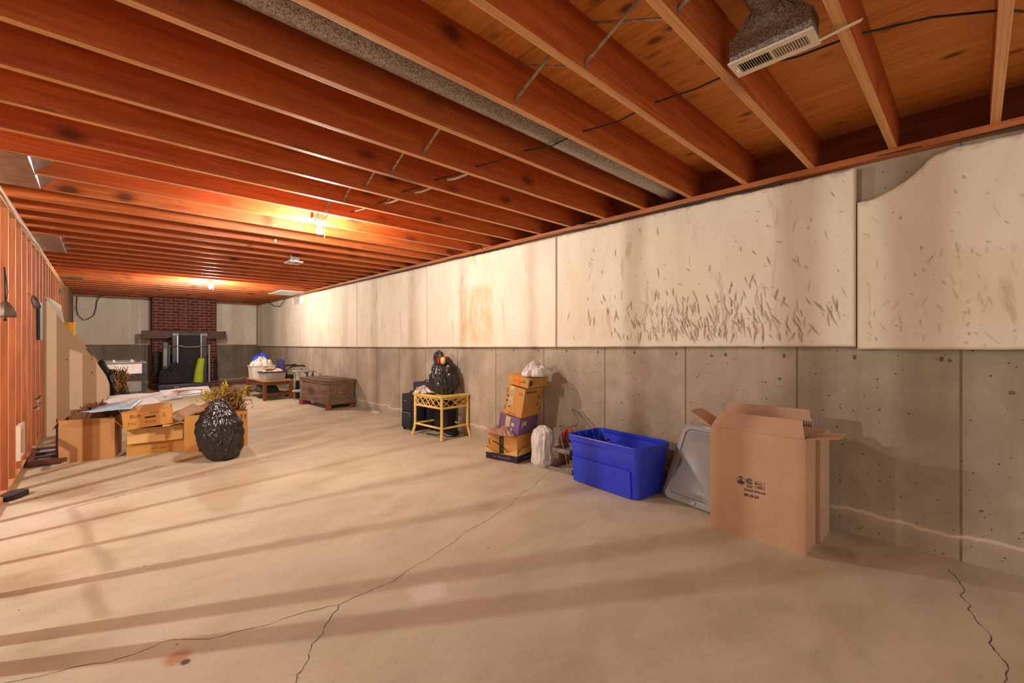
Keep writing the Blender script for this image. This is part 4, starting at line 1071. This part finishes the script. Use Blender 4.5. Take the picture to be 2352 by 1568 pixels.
# --- coffee table with bins
t = thing('coffee_table', 'low orange brown wooden table with slatted shelf', 'table', (2.67, 10.57, 0), 3)
hx, hy = .255, .565
part('tabletop', MB().box(-hx-.02, -hy-.02, .385, hx+.02, hy+.02, .41, b=.004), CTOP, t)
part('apron', MB().box(-hx, -hy+.0, .31, hx, -hy+.02, .385).box(-hx, hy-.02, .31, hx, hy, .385).box(-hx, -hy+.02, .31, -hx+.02, hy-.02, .385).box(hx-.02, -hy+.02, .31, hx, hy-.02, .385), CTAB, t)
for sx in (-1, 1):
    for sy in (-1, 1):
        part('leg', MB().box(sx*hx-.03, sy*hy-.03, 0, sx*hx+.03, sy*hy+.03, .384, b=.004), CTAB, t)
part('shelf_rail', MB().box(-hx+.03, -hy-.012, .10, hx-.03, -hy+.012, .135), CTAB, t); part('shelf_rail', MB().box(-hx+.03, hy-.012, .10, hx-.03, hy+.012, .135), CTAB, t)
for k in range(7): part('slat', MB().box(-.225+.062*k, -hy, .136, -.185+.062*k, hy, .148), CTAB, t)
def tub(label, loc, rz, hx, hy, h, mat, lid=None, name='storage_tub', lidtop=True):
    t = thing(name, label, 'storage tub', loc, rz)
    rings = [rrect(0, 0, hx*.88, hy*.9, .02, 0), rrect(0, 0, hx*.97, hy*.98, .03, h-.012), rrect(0, 0, hx*1.02, hy*1.02, .03, h-.01), rrect(0, 0, hx*1.02, hy*1.02, .03, h), rrect(0, 0, hx*.95, hy*.96, .03, h), rrect(0, 0, hx*.86, hy*.88, .02, .006)]
    part('tub_body', MB().loops(rings), mat, t, smooth=35)
    if lid: part('lid', MB().loops([rrect(0, 0, hx*1.05, hy*1.04, .03, h+.001), rrect(0, 0, hx*1.06, hy*1.05, .03, h+.012), rrect(0, 0, hx*1.0, hy*1.0, .03, h+.018)]), lid, t, smooth=35)
    return t
tub('tall white plastic bin full of clothes on the back of the low table', (2.60, 10.87, .411), 3, .235, .20, .28, WHITE)
tub('clear shallow plastic bin with a dark lid on the front of the low table', (2.655, 10.27, .411), 3, .215, .23, .155, CLEAR, BLACKP)
solo('folded_paper_stack', MB().box(2.56, 10.08, .436, 2.80, 10.44, .52), plain('cream_paper', lin(214, 196, 160), .7), 'cream papers inside the clear shallow bin', 'paper')
solo('clothes_heap', heap((2.60, 10.87, .66), .225, .19, .13, 12, 3.4, .8, edge=.08), CLOTH, 'heap of pale clothes overflowing the tall white bin', 'clothes', smooth=True)
solo('clothes_heap', heap((2.66, 10.30, .586), .18, .20, .045, 14, 3.2, .7, edge=.15), CLOTH, 'small pale clothes heap on the dark lid of the clear bin', 'clothes', smooth=True)
solo('picture_book', MB().box(2.50, 10.12, .632, 2.70, 10.35, .655, b=.003), CB_OR, 'flat brown box lying on the small clothes heap', 'box')
solo('blue_cloth_bag', heap((2.60, 10.98, .765), .16, .09, .12, 3, 1.6, .6, edge=.1), BLUEF, 'bright blue cloth bag piled on the clothes behind', 'bag', smooth=True)
solo('dark_cloth_bundle', heap((2.62, 10.55, .149), .19, .40, .14, 5, 2.4, .5), OLIVE, 'dark green cloth bundle on the shelf of the low table', 'cloth', smooth=True)
tub('shallow clear bin with dark red lid on the floor behind the low table', (2.62, 13.15, 0), 0, .20, .30, .13, CLEAR, REDLID)

# --- office chair, panel and walker between table and chest
t = thing('office_chair', 'dark office chair with purple blue backrest turned sideways', 'chair', (3.17, 10.72, 0), 0)
part('seat', MB().box(-.20, -.22, .40, .20, .22, .46, b=.02), BLACKF, t, smooth=40)
part('backrest', MB().box(-.035, -.21, 0, .035, .21, .36, b=.03, M=Matrix.Translation((-.20, 0, .47)) @ Matrix.Rotation(R(-6), 4, 'Y')), PURPF, t, smooth=40)
part('back_bracket', MB().tube([(0, 0, .40), (-.20, 0, .40), (-.26, 0, .50), (-.25, 0, .66)], .015, 8), BLACKP, t, smooth=True)
for y in (-.24, .24): part('armrest', MB().tube([(-.18, y, .44), (-.17, y, .60), (-.05, y, .665), (.16, y, .675), (.22, y, .65)], .017, 8), BLACKP, t, smooth=True)
part('gas_column', MB().tube([(0, 0, .08), (0, 0, .40)], .025, 12), BLACKP, t, smooth=50)
for k in range(5):
    a = 2*PI*k/5+.3; l = part('star_leg', MB().bar((0, 0, .085), (.25*math.cos(a), .25*math.sin(a), .062), .035, .025), BLACKP, t)
    part('castor', MB().tube([(.25*math.cos(a)-.02, .25*math.sin(a), .026), (.25*math.cos(a)+.02, .25*math.sin(a), .026)], .026, 12), BLACKP, l, smooth=50)
t = thing('folding_walker', 'folded grey metal walker leaning between the chair and the chest', 'walker', (3.20, 9.75, 0), 0)
part('top_bar', MB().tube([(-.30, 0, .60), (.18, .0, .575), (.24, 0, .55), (.26, 0, .50)], .013, 10), STEEL, t, smooth=True)
part('grip', MB().tube([(.20, 0, .572), (.245, 0, .545), (.262, 0, .49)], .021, 10), WHITE, t, smooth=True)
for x in (-.26, -.16, .0, .12): part('frame_leg', MB().tube([(x, .0, .59 if x < -.1 else .575), (x+(.02 if x < -.1 else -.03), .01, .3), (x, .02, .0)], .012, 10), STEEL if x < 0 else BLACKP, t, smooth=True)
part('cross_brace', MB().tube([(-.05, 0, .57), (.04, .0, .44), (.10, .0, .53), (.15, .0, .44)], .011, 8), BLACKP, t, smooth=True)
part('bracket', MB().box(-.29, -.02, .17, -.12, .02, .21), WHITE, t)
part('black_pad', MB().box(-.24, -.03, .22, -.17, .03, .40, b=.01).box(-.235, -.03, .02, -.165, .03, .15, b=.01), BLACKP, t)
solo('foam_sheet', MB().box(3.00, 9.83, 0, 3.26, 9.845, .57), PAPER, 'thin white foam sheet standing behind the grey walker', 'sheet')
solo('grey_post', MB().box(3.03, 9.60, 0, 3.075, 9.64, .33, b=.003).box(3.03, 9.60, .33, 3.085, 9.65, .345), MGREY, 'short grey post with black cap beside the old chest', 'post')

# ============================================================ fireplace end
t = thing('brick_chimney', 'dark red brick chimney breast with fireplace on the back wall', 'fireplace', (1.64, 14.4, 0))
mb = MB().box(.955, 14.4, 0, 1.16, 14.88, 2.36).box(2.12, 14.4, 0, 2.324, 14.88, 2.36).box(1.16, 14.4, .86, 2.12, 14.88, 2.36).box(1.16, 14.80, 0, 2.12, 14.88, .86)
part('brickwork', mb, BRICK, t, world=True)
part('firebox', MB().box(1.165, 14.79, .17, 2.115, 14.798, .855).box(1.163, 14.45, .17, 1.17, 14.79, .855).box(2.11, 14.45, .17, 2.117, 14.79, .855), plain('firebox_black', (.012, .010, .009), .95), t, world=True)  # near-black sheets lining the opening
part('hearth', MB().box(.93, 14.12, 0, 2.36, 14.4, .165), BRICK, t, world=True)
part('mantel', MB().box(.742, 14.2, 1.295, 2.519, 14.402, 1.495, b=.008), MANTEL, t, world=True)
solo('black_wire', MB().tube([(1.1, 14.3, 1.502), (1.3, 14.32, 1.51), (1.5, 14.34, 1.545), (1.6, 14.3, 1.51), (1.75, 14.26, 1.503)], .008, 6), CAB, 'black wire lying along the top of the mantel', 'wire', smooth=True)
t = thing('fireplace_tool_set', 'black fireplace tools on a stand right of the fireplace', 'fireplace tools', (2.24, 14.22, .166))
part('stand_base', MB().lathe([(.10, 0), (.10, .015), (.02, .03), (0, .03)], 20), BLACKP, t, smooth=50)
part('stand_post', MB().tube([(0, 0, .02), (0, 0, .66)], .009, 8), BLACKP, t)
part('brass_knob', MB().blob((0, 0, .68), (.022, .022, .028), .05, 2, 1, 3), plain('brass', lin(200, 150, 70), .25, 1), t, smooth=True)
for k, (x, y) in enumerate(((-.07, 0), (.07, 0), (0, -.07), (.05, .05))):
    l = part('tool', MB().tube([(x, y, .06), (x, y, .58)], .006, 6).box(x-.03, y-.006, .02, x+.03, y+.006, .09), BLACKP, t)
    part('tool_grip', MB().tube([(x, y, .56), (x, y, .66)], [.011, .014], 8), plain('aged_brass', lin(150, 100, 60), .35, .8), l)
# treadmill folded up
t = thing('folded_treadmill', 'folded grey treadmill standing upright in front of the fireplace', 'treadmill', (1.55, 13.6, 0))
part('running_deck', MB().box(1.28, 13.60, .19, 1.99, 13.70, 1.42, b=.01), DGREY, t, world=True)
part('running_belt', MB().box(1.40, 13.592, .22, 1.86, 13.60, 1.38, b=.003), BLACKF, t, world=True)
for x in (1.385, 1.865): part('side_rail', MB().box(x-.010, 13.578, .62, x+.010, 13.592, 1.415), CHROME, t, world=True)
for x in (1.28, 1.87): part('corner_cap', MB().box(x, 13.57, 1.36, x+.125, 13.71, 1.43, b=.006), MGREY, t, world=True)
part('cross_bar', MB().tube([(1.24, 13.54, 1.10), (1.45, 13.53, 1.11), (1.52, 13.53, 1.08), (1.78, 13.53, 1.08), (1.85, 13.53, 1.11), (1.98, 13.54, 1.10)], .014, 8), STEEL, t, smooth=True, world=True)
part('upright_post', MB().box(2.01, 13.52, .10, 2.05, 13.60, 1.14, b=.004), MGREY, t, world=True)
part('upright_post', MB().box(1.20, 13.52, .10, 1.235, 13.60, 1.14, b=.004), DGREY, t, world=True)
part('console', MB().box(1.08, 13.42, .55, 1.19, 13.62, 1.20, b=.02), DGREY, t, smooth=40, world=True)
part('console_panel', MB().box(1.095, 13.412, .62, 1.16, 13.42, 1.05, b=.003), MGREY, t, world=True)
part('base_housing', MB().box(1.0, 13.35, .035, 2.04, 13.62, .18, b=.02), DGREY, t, smooth=40, world=True)
part('base_frame', MB().box(.98, 13.18, 0, 2.04, 13.22, .035).box(.98, 13.22, 0, 1.02, 13.7, .035).box(2.0, 13.22, 0, 2.04, 13.7, .035), MGREY, t, world=True)
text('badge_text', 'XT', .07, plain('white_logo', (.7, .7, .7), .4), t, YM(1.34, .10, 13.348), world=True)
solo('yoga_mat', MB().tube([(1.79, 13.47, .19), (1.81, 13.48, .50), (1.86, 13.49, .79)], [.105, .09, .07], 24), GREEN, 'lime green rolled mat standing in front of the folded treadmill', 'exercise mat', smooth=50)
solo('black_tarp', heap((1.26, 13.45, .181), .25, .085, .33, 6, 1.8, .8, edge=.08), BLACKF, 'black tarp bundled on the left end of the treadmill base', 'tarp', smooth=True)
solo('firebox_dark_panel', MB().box(.98, 14.18, .167, 1.14, 14.24, .95, b=.004), BLACKP, 'black panel for the dark firebox opening, left of the hearth', 'fire screen')  # black slab standing in for the dark of the firebox opening

# game table
t = thing('air_hockey_table', 'white and grey air hockey table by the back wall', 'game table', (.33, 12.2, 0))
part('apron', MB().box(-.33, -.70, .58, .33, -.67, .79).box(-.33, .67, .58, .33, .70, .79).box(-.33, -.67, .58, -.30, .67, .79).box(.30, -.67, .58, .33, .67, .79), PAPER, t)
part('playfield', MB().box(-.30, -.67, .74, .30, .67, .76), PAPER, t)
part('top_frame', MB().box(-.34, -.72, .785, .34, -.64, .81, b=.004).box(-.34, .64, .785, .34, .72, .81, b=.004).box(-.34, -.64, .785, -.27, .64, .81, b=.004).box(.27, -.64, .785, .34, .64, .81, b=.004), MGREY, t)
for sx in (-1, 1):
    for sy in (-1, 1):
        part('corner_block', MB().box(sx*.31-.035, sy*.68-.035, .57, sx*.31+.035, sy*.68+.035, .80, b=.004), DGREY, t)
        part('leg', MB().box(sx*.30-.02, sy*.67-.02, 0, sx*.30+.02, sy*.67+.02, .58), DGREY, t)
part('shelf', MB().box(-.28, -.66, .22, .28, -.60, .42), MGREY, t)
for (x, y, lb) in ((.18, 11.62, 'white round striker on the game table, left one'), (.45, 11.66, 'white round striker on the game table, right one')):
    solo('striker', MB().lathe([(.045, 0), (.045, .012), (.018, .018), (.018, .045), (0, .05)], 18, c=(x, y, .811)), PAPER, lb, 'striker', 'strikers on the game table', smooth=50)
solo('red_puck', MB().lathe([(.035, 0), (.035, .012), (0, .012)], 18, c=(.52, 11.55, .811)), RED, 'small red puck on the game table edge', 'puck', smooth=50)

# ============================================================ stair enclosure and its clutter
t = thing('stair_enclosure', 'tan particle board stair enclosure with a diagonal top against the partition', 'stair enclosure', (-.23, 8.2, 0))
diag = [(-.505, 1.75), (-.36, 1.47), (-.20, 1.20), (-.05, .95), (.05, .75), (.08, .66)]
part('side_panel', MB().prism([(-.535, 0), (.08, 0)]+diag[::-1]+[(-.505, 1.80), (-.535, 1.80)], 8.20, 8.225, 'y'), PLYP, t, world=True)
part('side_panel', MB().prism([(-.535, 0), (.10, 0), (.10, .70), (-.50, 1.72), (-.535, 1.80)], 9.0, 9.025, 'y'), PLYP, t, world=True)
mb = [(-.535, -.38, 1.42), (-.38, -.22, 1.14), (-.22, -.06, .88), (-.06, .09, .60)]
for a, b2, z in mb:
    part('tread', MB().box(a, 8.226, z, b2, 8.999, z+.03), CTOP, t, world=True)
    part('riser', MB().box(b2-.012, 8.226, z-.25, b2, 8.999, z-.001), PLYP, t, world=True)
mb = MB()
for x, z in ((-.33, .98), (-.09, .98), (-.09, .80), (-.20, .34), (.02, .42), (-.515, 1.75)):
    mb.lathe([(.008, 0), (.008, .001), (0, .001)], 10, Matrix.Translation((x, 8.199, z)) @ Matrix.Rotation(R(90), 4, 'X'))
part('screw_head', mb, plain('rust_dark', lin(70, 40, 24), .8), t, world=True)
solo('paper_pad', MB().add([(-.515, 8.30, 1.452), (-.36, 8.42, 1.452), (-.385, 8.34, 1.70), (-.50, 8.24, 1.80), (-.52, 8.33, 1.452), (-.365, 8.45, 1.452), (-.39, 8.37, 1.70), (-.505, 8.27, 1.80)], [(0, 1, 2, 3), (7, 6, 5, 4), (0, 4, 5, 1), (1, 5, 6, 2), (2, 6, 7, 3), (3, 7, 4, 0)]), PAPER, 'white lined paper sheet standing on the top stair step', 'paper')
for k, z in enumerate((1.171, 1.275, 1.379)):
    t = thing('yellow_food_tub', ('lowest', 'middle', 'topmost')[k]+' of three stacked yellow plastic tubs on the stairs', 'tub', (-.305, 8.42, z), 0, 'yellow tubs on the stairs')
    part('tub_body', MB().lathe([(.044, 0), (.052, .088), (.055, .101), (0, .101)], 24), YELTUB, t, smooth=50)
    part('rim', MB().lathe([(.057, .088), (.057, .098)], 24), YELTUB, t, smooth=50)
solo('magazine_stack', MB().box(-.20, 8.30, .911, -.09, 8.55, .94).box(-.195, 8.31, .941, -.085, 8.56, .965).box(-.19, 8.29, .966, -.10, 8.52, .995).box(-.185, 8.31, .996, -.082, 8.55, 1.03).box(-.18, 8.30, 1.031, -.09, 8.53, 1.06).box(-.175, 8.31, 1.061, -.085, 8.54, 1.10).box(-.17, 8.32, 1.101, -.095, 8.52, 1.125), plain('worn_magazines', lin(120, 105, 90), .6, var=.5, sc=50), 'stack of worn magazines on a stair step', 'magazines')
solo('dark_sack', MB().blob((.012, 8.36, .80), (.07, .08, .18), .25, 2, 3, 4, flat=.632), BLACKF, 'dark brown sack standing on the lower stair step', 'sack', smooth=True)
t = thing('bin_bag', 'open black bin bag stuffed with dried stems beside the stair enclosure', 'bin bag', (.27, 8.45, 0))
part('bag_body', bagmesh((0, 0, 0), [(0, .10), (.12, .14), (.35, .14), (.55, .13), (.72, .11), (.80, .09), (.82, .02)], (-.16, 0), seed=31, fold=.11, n=80, rows=60), BAGB, t, smooth=True)
rs_ = random.Random(4); mb = MB()
for k in range(60):
    x_ = rs_.uniform(-.13, .0); z_ = rs_.uniform(.50, .80); a_ = rs_.uniform(-.8, .8)
    mb.tube([(x_, -.13+rs_.uniform(-.03, .03), z_), (x_+.03*a_, -.15, z_+.05), (x_+.07*a_, -.13, z_+.08)], .004, 5)
part('contents', mb, DRYP, t, smooth=True).__setitem__('kind', 'stuff')
part('brown_lining', MB().blob((-.06, -.08, .66), (.075, .05, .16), .25, 2, 4, 4), plain('brown_lining', lin(80, 46, 30), .8), t, smooth=True)
part('pink_item', MB().blob((-.085, -.15, .62), (.02, .015, .02), .2, 3, 4, 3), plain('pink_ball', lin(235, 50, 130), .5), t, smooth=True)

# things on the studs
t = thing('metal_bell', 'dark metal bell shade hanging by a cord on the nearest visible stud', 'bell', (-.545, 5.20, 1.41))
part('bell_body', MB().lathe([(.058, 0), (.060, .012), (.054, .05), (.040, .085), (.020, .115), (.010, .125), (0, .126)], 8), DARKM, t, smooth=30)
part('cord', MB().tube([(.0, 0, .12), (-.005, .03, .25), (-.012, .075, .40)], .005, 6).tube([(.003, 0, .12), (.012, .01, .20), (.0, .05, .30), (-.012, .075, .40)], .003, 6), BLACKF, t, smooth=True)
part('clapper', MB().tube([(0, 0, -.025), (0, 0, .10)], .004, 6).box(-.008, -.008, -.03, .008, .008, -.012), BLACKP, t)
solo('dark_pouch', MB().lathe([(0, 0), (.024, .004), (.030, .02), (.029, .08), (.018, .115), (.005, .135), (0, .136)], 14, Matrix.Translation((-.465, 6.528, 1.555)) @ Matrix.Rotation(R(-16), 4, 'Y') ).tube([(-.498, 6.528, 1.683), (-.541, 6.528, 1.705)], .003, 6), DARKM, 'grey oval metal pouch hanging on a partition stud', 'pouch', smooth=50)
t = thing('wrapped_picture', 'dark panel wrapped in clear film hanging on the partition studs', 'panel', (-.515, 7.60, 1.24))
part('panel_board', MB().box(-.022, -.25, 0, .008, .25, .42, b=.004), BLACKP, t)
part('film_edge', MB().box(.0085, -.25, 0, .012, -.02, .43), CLEAR, t)
t = thing('white_bracket_frame', 'white open metal frame fixed low on the partition studs', 'bracket', (-.545, 6.03, .15))
part('frame', MB().box(-.01, -.16, .27, .02, .16, .31).box(-.01, -.16, .0, .02, .16, .03).box(-.01, -.16, .03, .02, -.13, .27).box(-.01, .13, .03, .02, .16, .27), CREAM, t)
t = thing('outlet_plate', 'white outlet plate with cords on the partition studs near the stair enclosure', 'outlet', (-.535, 7.50, .42))
part('plate', MB().box(-.004, -.04, 0, .004, .04, .12, b=.002), CREAM, t)
part('cord', MB().tube([(.004, 0, .08), (.03, -.05, .085), (.03, -.3, .08), (.0, -.42, .07)], .006, 6), CAB, t, smooth=True)
part('cord', MB().tube([(.004, 0, .15), (.03, -.05, .17), (.03, -.2, .16), (-.004, -.25, .15)], .006, 6), CAB, t, smooth=True)
solo('green_tag', MB().box(-.537, 11.2, 2.10, -.530, 11.6, 2.17), plain('green_tag_plastic', lin(60, 130, 90), .5), 'small green tag fixed high on the far partition studs', 'tag')
t = thing('bait_station', 'black flat hexagonal box on the floor at the left photo edge', 'box', (-.50, 5.15, 0), 62)
part('case', MB().prism([(-.10, -.035), (-.07, -.055), (.07, -.055), (.10, -.035), (.10, .035), (.07, .055), (-.07, .055), (-.10, .035)], 0, .032, 'z'), BLACKP, t)
part('lid', MB().prism([(-.094, -.03), (-.066, -.05), (.066, -.05), (.094, -.03), (.094, .03), (.066, .05), (-.066, .05), (-.094, .03)], .033, .042, 'z'), DGREY, t)

# ============================================================ left pile
t = carton('large worn brown cardboard box at the left end of the box pile', (-.07, 6.385, 0), -10.8, .42, .34, .43, CB_L, {'y+': (.06, 5), 'x-': (.10, 150, .01)})
part('tape', MB().box(-.03, -.1712, .0, .035, -.1702, .432), cardboard('brown_tape', lin(164, 112, 66)), t)
part('side_print', MB().box(-.2115, -.12, .30, -.2105, .02, .32).box(-.2115, -.12, .26, -.2105, .0, .285), INK, t)
t = carton('low cardboard box with its pale front flap folded down, under the pork box', (.452, 6.30, 0), -5.7, .485, .33, .285, CB_OR, {'y-': (.155, 168, .01, CB_IN), 'x-': (.20, 42, .012), 'y+': (.08, 10)})
text('print_text', 'BEST LINKS', .026, plain('brown_print', lin(96, 58, 26), .7), t, YM(.03, .055, -.1656))
solo('dark_clothes', heap((.46, 6.30, .10), .225, .15, .19, 9, 2.8, .4, edge=.02), BLACKF, 'dark clothes filling the low cardboard box', 'clothes', smooth=True)
t = carton('shallow cardboard box with black handwriting, resting on the low box', (.385, 6.17, .312), -5.7, .41, .26, .175, CB_OR, {'y-': (.07, -38, .01, CB_L), 'x-': (.06, 20, .01)}, ry=-5)
text('handwriting', 'Bob', .058, INK, t, YM(-.10, .130, -.1306), shear=.1, bold=-.0004); text('handwriting', 'Sitts', .046, INK, t, YM(.055, .148, -.1306), shear=.1, bold=-.0004)
text('handwriting', '7/12', .042, INK, t, YM(-.135, .055, -.1306), shear=.2, bold=-.0004); text('handwriting', 'Pork', .046, INK, t, YM(.02, .055, -.1306), shear=.1, bold=-.0004)
text('handwriting', '#4\n#8', .026, INK, t, YM(.135, .105, -.1306), bold=-.0002)
part('scribble', MB().box(-.025, -.1312, .094, .065, -.1304, .112), INK, t)
solo('torn_paper_strip', MB().sheet([(.48, 6.02, .305), (.70, 6.02, .315), (.72, 6.12, .345), (.52, 6.12, .345)], 12, 6, .02, 3, .003, 4), CB_IN, 'creased kraft paper between the pork box and the low box', 'paper', smooth=True)
t = carton('upright cardboard box behind the floor bag, left of the two', (.825, 6.02, 0), -4, .31, .30, .41, CB_OR, {'x-': (.06, 60)})
t = carton('upright cardboard box behind the floor bag, right one with twin arrow mark', (1.122, 6.0, 0), -2, .265, .32, .415, CB_OR, {})
arrows('arrow_marks', INK, t, .09, .355, .045, 'y', -.1608)
t = thing('bin_bag', 'full black bin bag standing on the floor in front of the box pile', 'bin bag', (.93, 5.37, 0))
part('bag_body', bagmesh((0, 0, 0), [(0, .12), (.03, .155), (.12, .205), (.27, .22), (.36, .205), (.45, .165), (.52, .115), (.57, .08), (.60, .06), (.605, .01)], (-.05, .03), seed=44, fold=.10, n=150, rows=110, sq=(1.02, .95)), BAGB, t, smooth=True)
part('gathered_neck', bagmesh((-.06, .03, .50), [(0, .07), (.04, .085), (.08, .075), (.11, .06), (.125, .01)], (.05, .02), seed=46, fold=.22, n=80, rows=30, ripple=15), BAGB, t, smooth=True)
# sheets on top
def ry_(px, py, z):
    f = 1002.0; th = math.atan2(944, 1002); s, c = math.sin(th), math.cos(th); u = (px-1176)/f; v = (784-py)/f
    k = (z-CH)/v; return ((s+c*u)*k, (c-s*u)*k, z)
solo('white_poster_board', MB().sheet([(-.05, 6.22, .505), (.68, 6.18, .565), (.72, 6.95, .60), (.06, 6.95, .58)], 24, 20, .02, 2, .003, 1), PAPER, 'large white sheet of board lying across the pile of boxes', 'board', smooth=True)
solo('pale_blue_board', MB().sheet([(-.15, 6.08, .510), (.235, 6.02, .520), (.33, 6.42, .560), (.03, 6.40, .545)], 20, 16, .018, 3, .003, 6), SKYB, 'crinkled pale blue sheet at the left front of the pile', 'sheet', smooth=True)
t = thing('printed_carton_panel', 'flattened white printed carton with orange and grey artwork on the pile', 'box', (.62, 6.25, .60))
part('panel', MB().sheet([(-.11, -.10, -.01), (.33, -.12, .02), (.34, .22, .075), (-.13, .20, .06)], 12, 10, .008, 2, .004, 3), PAPER, t, smooth=True)
part('grey_print', MB().sheet([(.0, -.09, .009), (.25, -.10, .027), (.24, .03, .052), (.03, .03, .045)], 8, 6, .004, 2, .001, 3), plain('pale_grey_print', lin(190, 196, 204), .5), t, smooth=True)
part('orange_print', MB().sheet([(-.04, .03, .045), (.30, .02, .056), (.26, .06, .066), (.02, .07, .060)], 12, 4, .004, 2, .001, 5), plain('orange_print', lin(214, 118, 62), .5), t, smooth=True)
text('print_text', '20', .06, GREEN, t, Matrix.Translation((.08, -.05, .032)) @ Matrix.Rotation(R(12), 4, 'X'))
solo('brown_leaves', heap((-.04, 6.40, .40), .17, .13, .09, 9, 5.5, 1.0, edge=.1), plain('dry_leaf_brown', lin(110, 70, 44), .85, var=.3), 'brown crumpled leaves in the large worn box', 'leaves', smooth=True)
for (x, y, z, rz, lb) in ((.70, 6.02, .425, 20, 'folded newspaper wedged on the pile left of the floor bag'), (.88, 6.02, .47, -15, 'flattened brown cardboard piece above the floor bag')):
    solo('cardboard_piece', MB().box(-.13, -.10, 0, .13, .10, .022, Matrix.Translation((x, y, z)) @ Euler((R(12), R(-22), R(rz))).to_matrix().to_4x4(), b=.003), CB_L if rz < 0 else plain('newsprint', lin(170, 140, 110), .8), lb, 'paper')
# dried yellow plants
rp = random.Random(5)
t = thing('artificial_plant', 'yellow green artificial plant with dried fronds in the upright box', 'plant', (1.10, 6.0, .40))
for k in range(9):
    a = rp.uniform(0, 2*PI); L = rp.uniform(.18, .36); x, y = rp.uniform(-.08, .08), rp.uniform(-.08, .08)
    part('frond', MB().tube([(x, y, 0), (x+.05*math.cos(a), y+.05*math.sin(a), L*.6), (x+.10*math.cos(a), y+.09*math.sin(a), L), (x+.16*math.cos(a), y+.12*math.sin(a), L*.98)], [.007, .008, .008, .003], 6), LEAFP, t, smooth=True)
mb = MB()
for k in range(800):
    a = rp.uniform(0, 2*PI); e = rp.uniform(.0, 1.3); L = rp.uniform(.04, .10)
    c = Vector((rp.gauss(-.02, .075), rp.gauss(0, .06), rp.uniform(-.02, .25)))
    d = Vector((math.cos(a)*math.cos(e), math.sin(a)*math.cos(e), math.sin(e))); s = d.cross(Vector((rp.uniform(-1, 1), rp.uniform(-1, 1), .3))).normalized()*.009
    mb.add([c, c+d*L*.5+s, c+d*L, c+d*L*.5-s, c+d*L*.5+d.cross(s)*.6], [(0, 1, 2, 4), (0, 4, 2, 3)])
part('dried_leaves', mb, DRYP, t).__setitem__('kind', 'stuff')
mb = MB()
for k in range(150):
    a = rp.uniform(0, 2*PI); L = rp.uniform(.04, .09); c = Vector((rp.gauss(-.20, .05), rp.gauss(.02, .05), rp.uniform(.12, .24))); e = rp.uniform(-.2, 1.2)
    d = Vector((math.cos(a)*math.cos(e), math.sin(a)*math.cos(e), math.sin(e))); s = d.cross(Vector((0, .3, 1))).normalized()*.006
    mb.add([c, c+d*L*.5+s, c+d*L, c+d*L*.5-s], [(0, 1, 2, 3)])
part('yellow_leaves', mb, LEAFP, t).__setitem__('kind', 'stuff')
solo('wire_handle', MB().tube([(.98, 5.92, .43), (1.02, 5.90, .56), (1.10, 5.88, .60), (1.18, 5.88, .585), (1.20, 5.88, .50), (1.16, 5.9, .43)], .006, 8), CAB, 'black looped wire handle rising from the upright boxes', 'wire', smooth=True)
# dark frame with pale panes on the floor
t = thing('window_sash', 'dark wooden frame with pale blue panes lying by the partition', 'frame', (-.40, 6.62, 0), 2)
mb = MB().box(-.13, -.38, .02, -.09, .40, .06).box(.10, -.38, .02, .14, .40, .06)
for y in (-.38, -.16, .06, .36): mb.box(-.09, y, .02, .10, y+.05, .06)
part('frame', mb, MANTEL, t)
for y in (-.33, -.11, .11): part('pane', MB().box(-.09, y, .03, .10, y+.17 if y < 0 else y+.25, .036), SKYB, t)
for y in (-.36, .36): part('foot', MB().box(-.12, y-.01, 0, .13, y+.01, .02), MANTEL, t)
solo('dark_easel_panel', MB().prism([(6.36, 0), (6.62, 0), (6.50, .42), (6.45, .42)], -.335, -.325, 'x'), MANTEL, 'dark tapered panel leaning at the left side of the large worn box', 'panel')
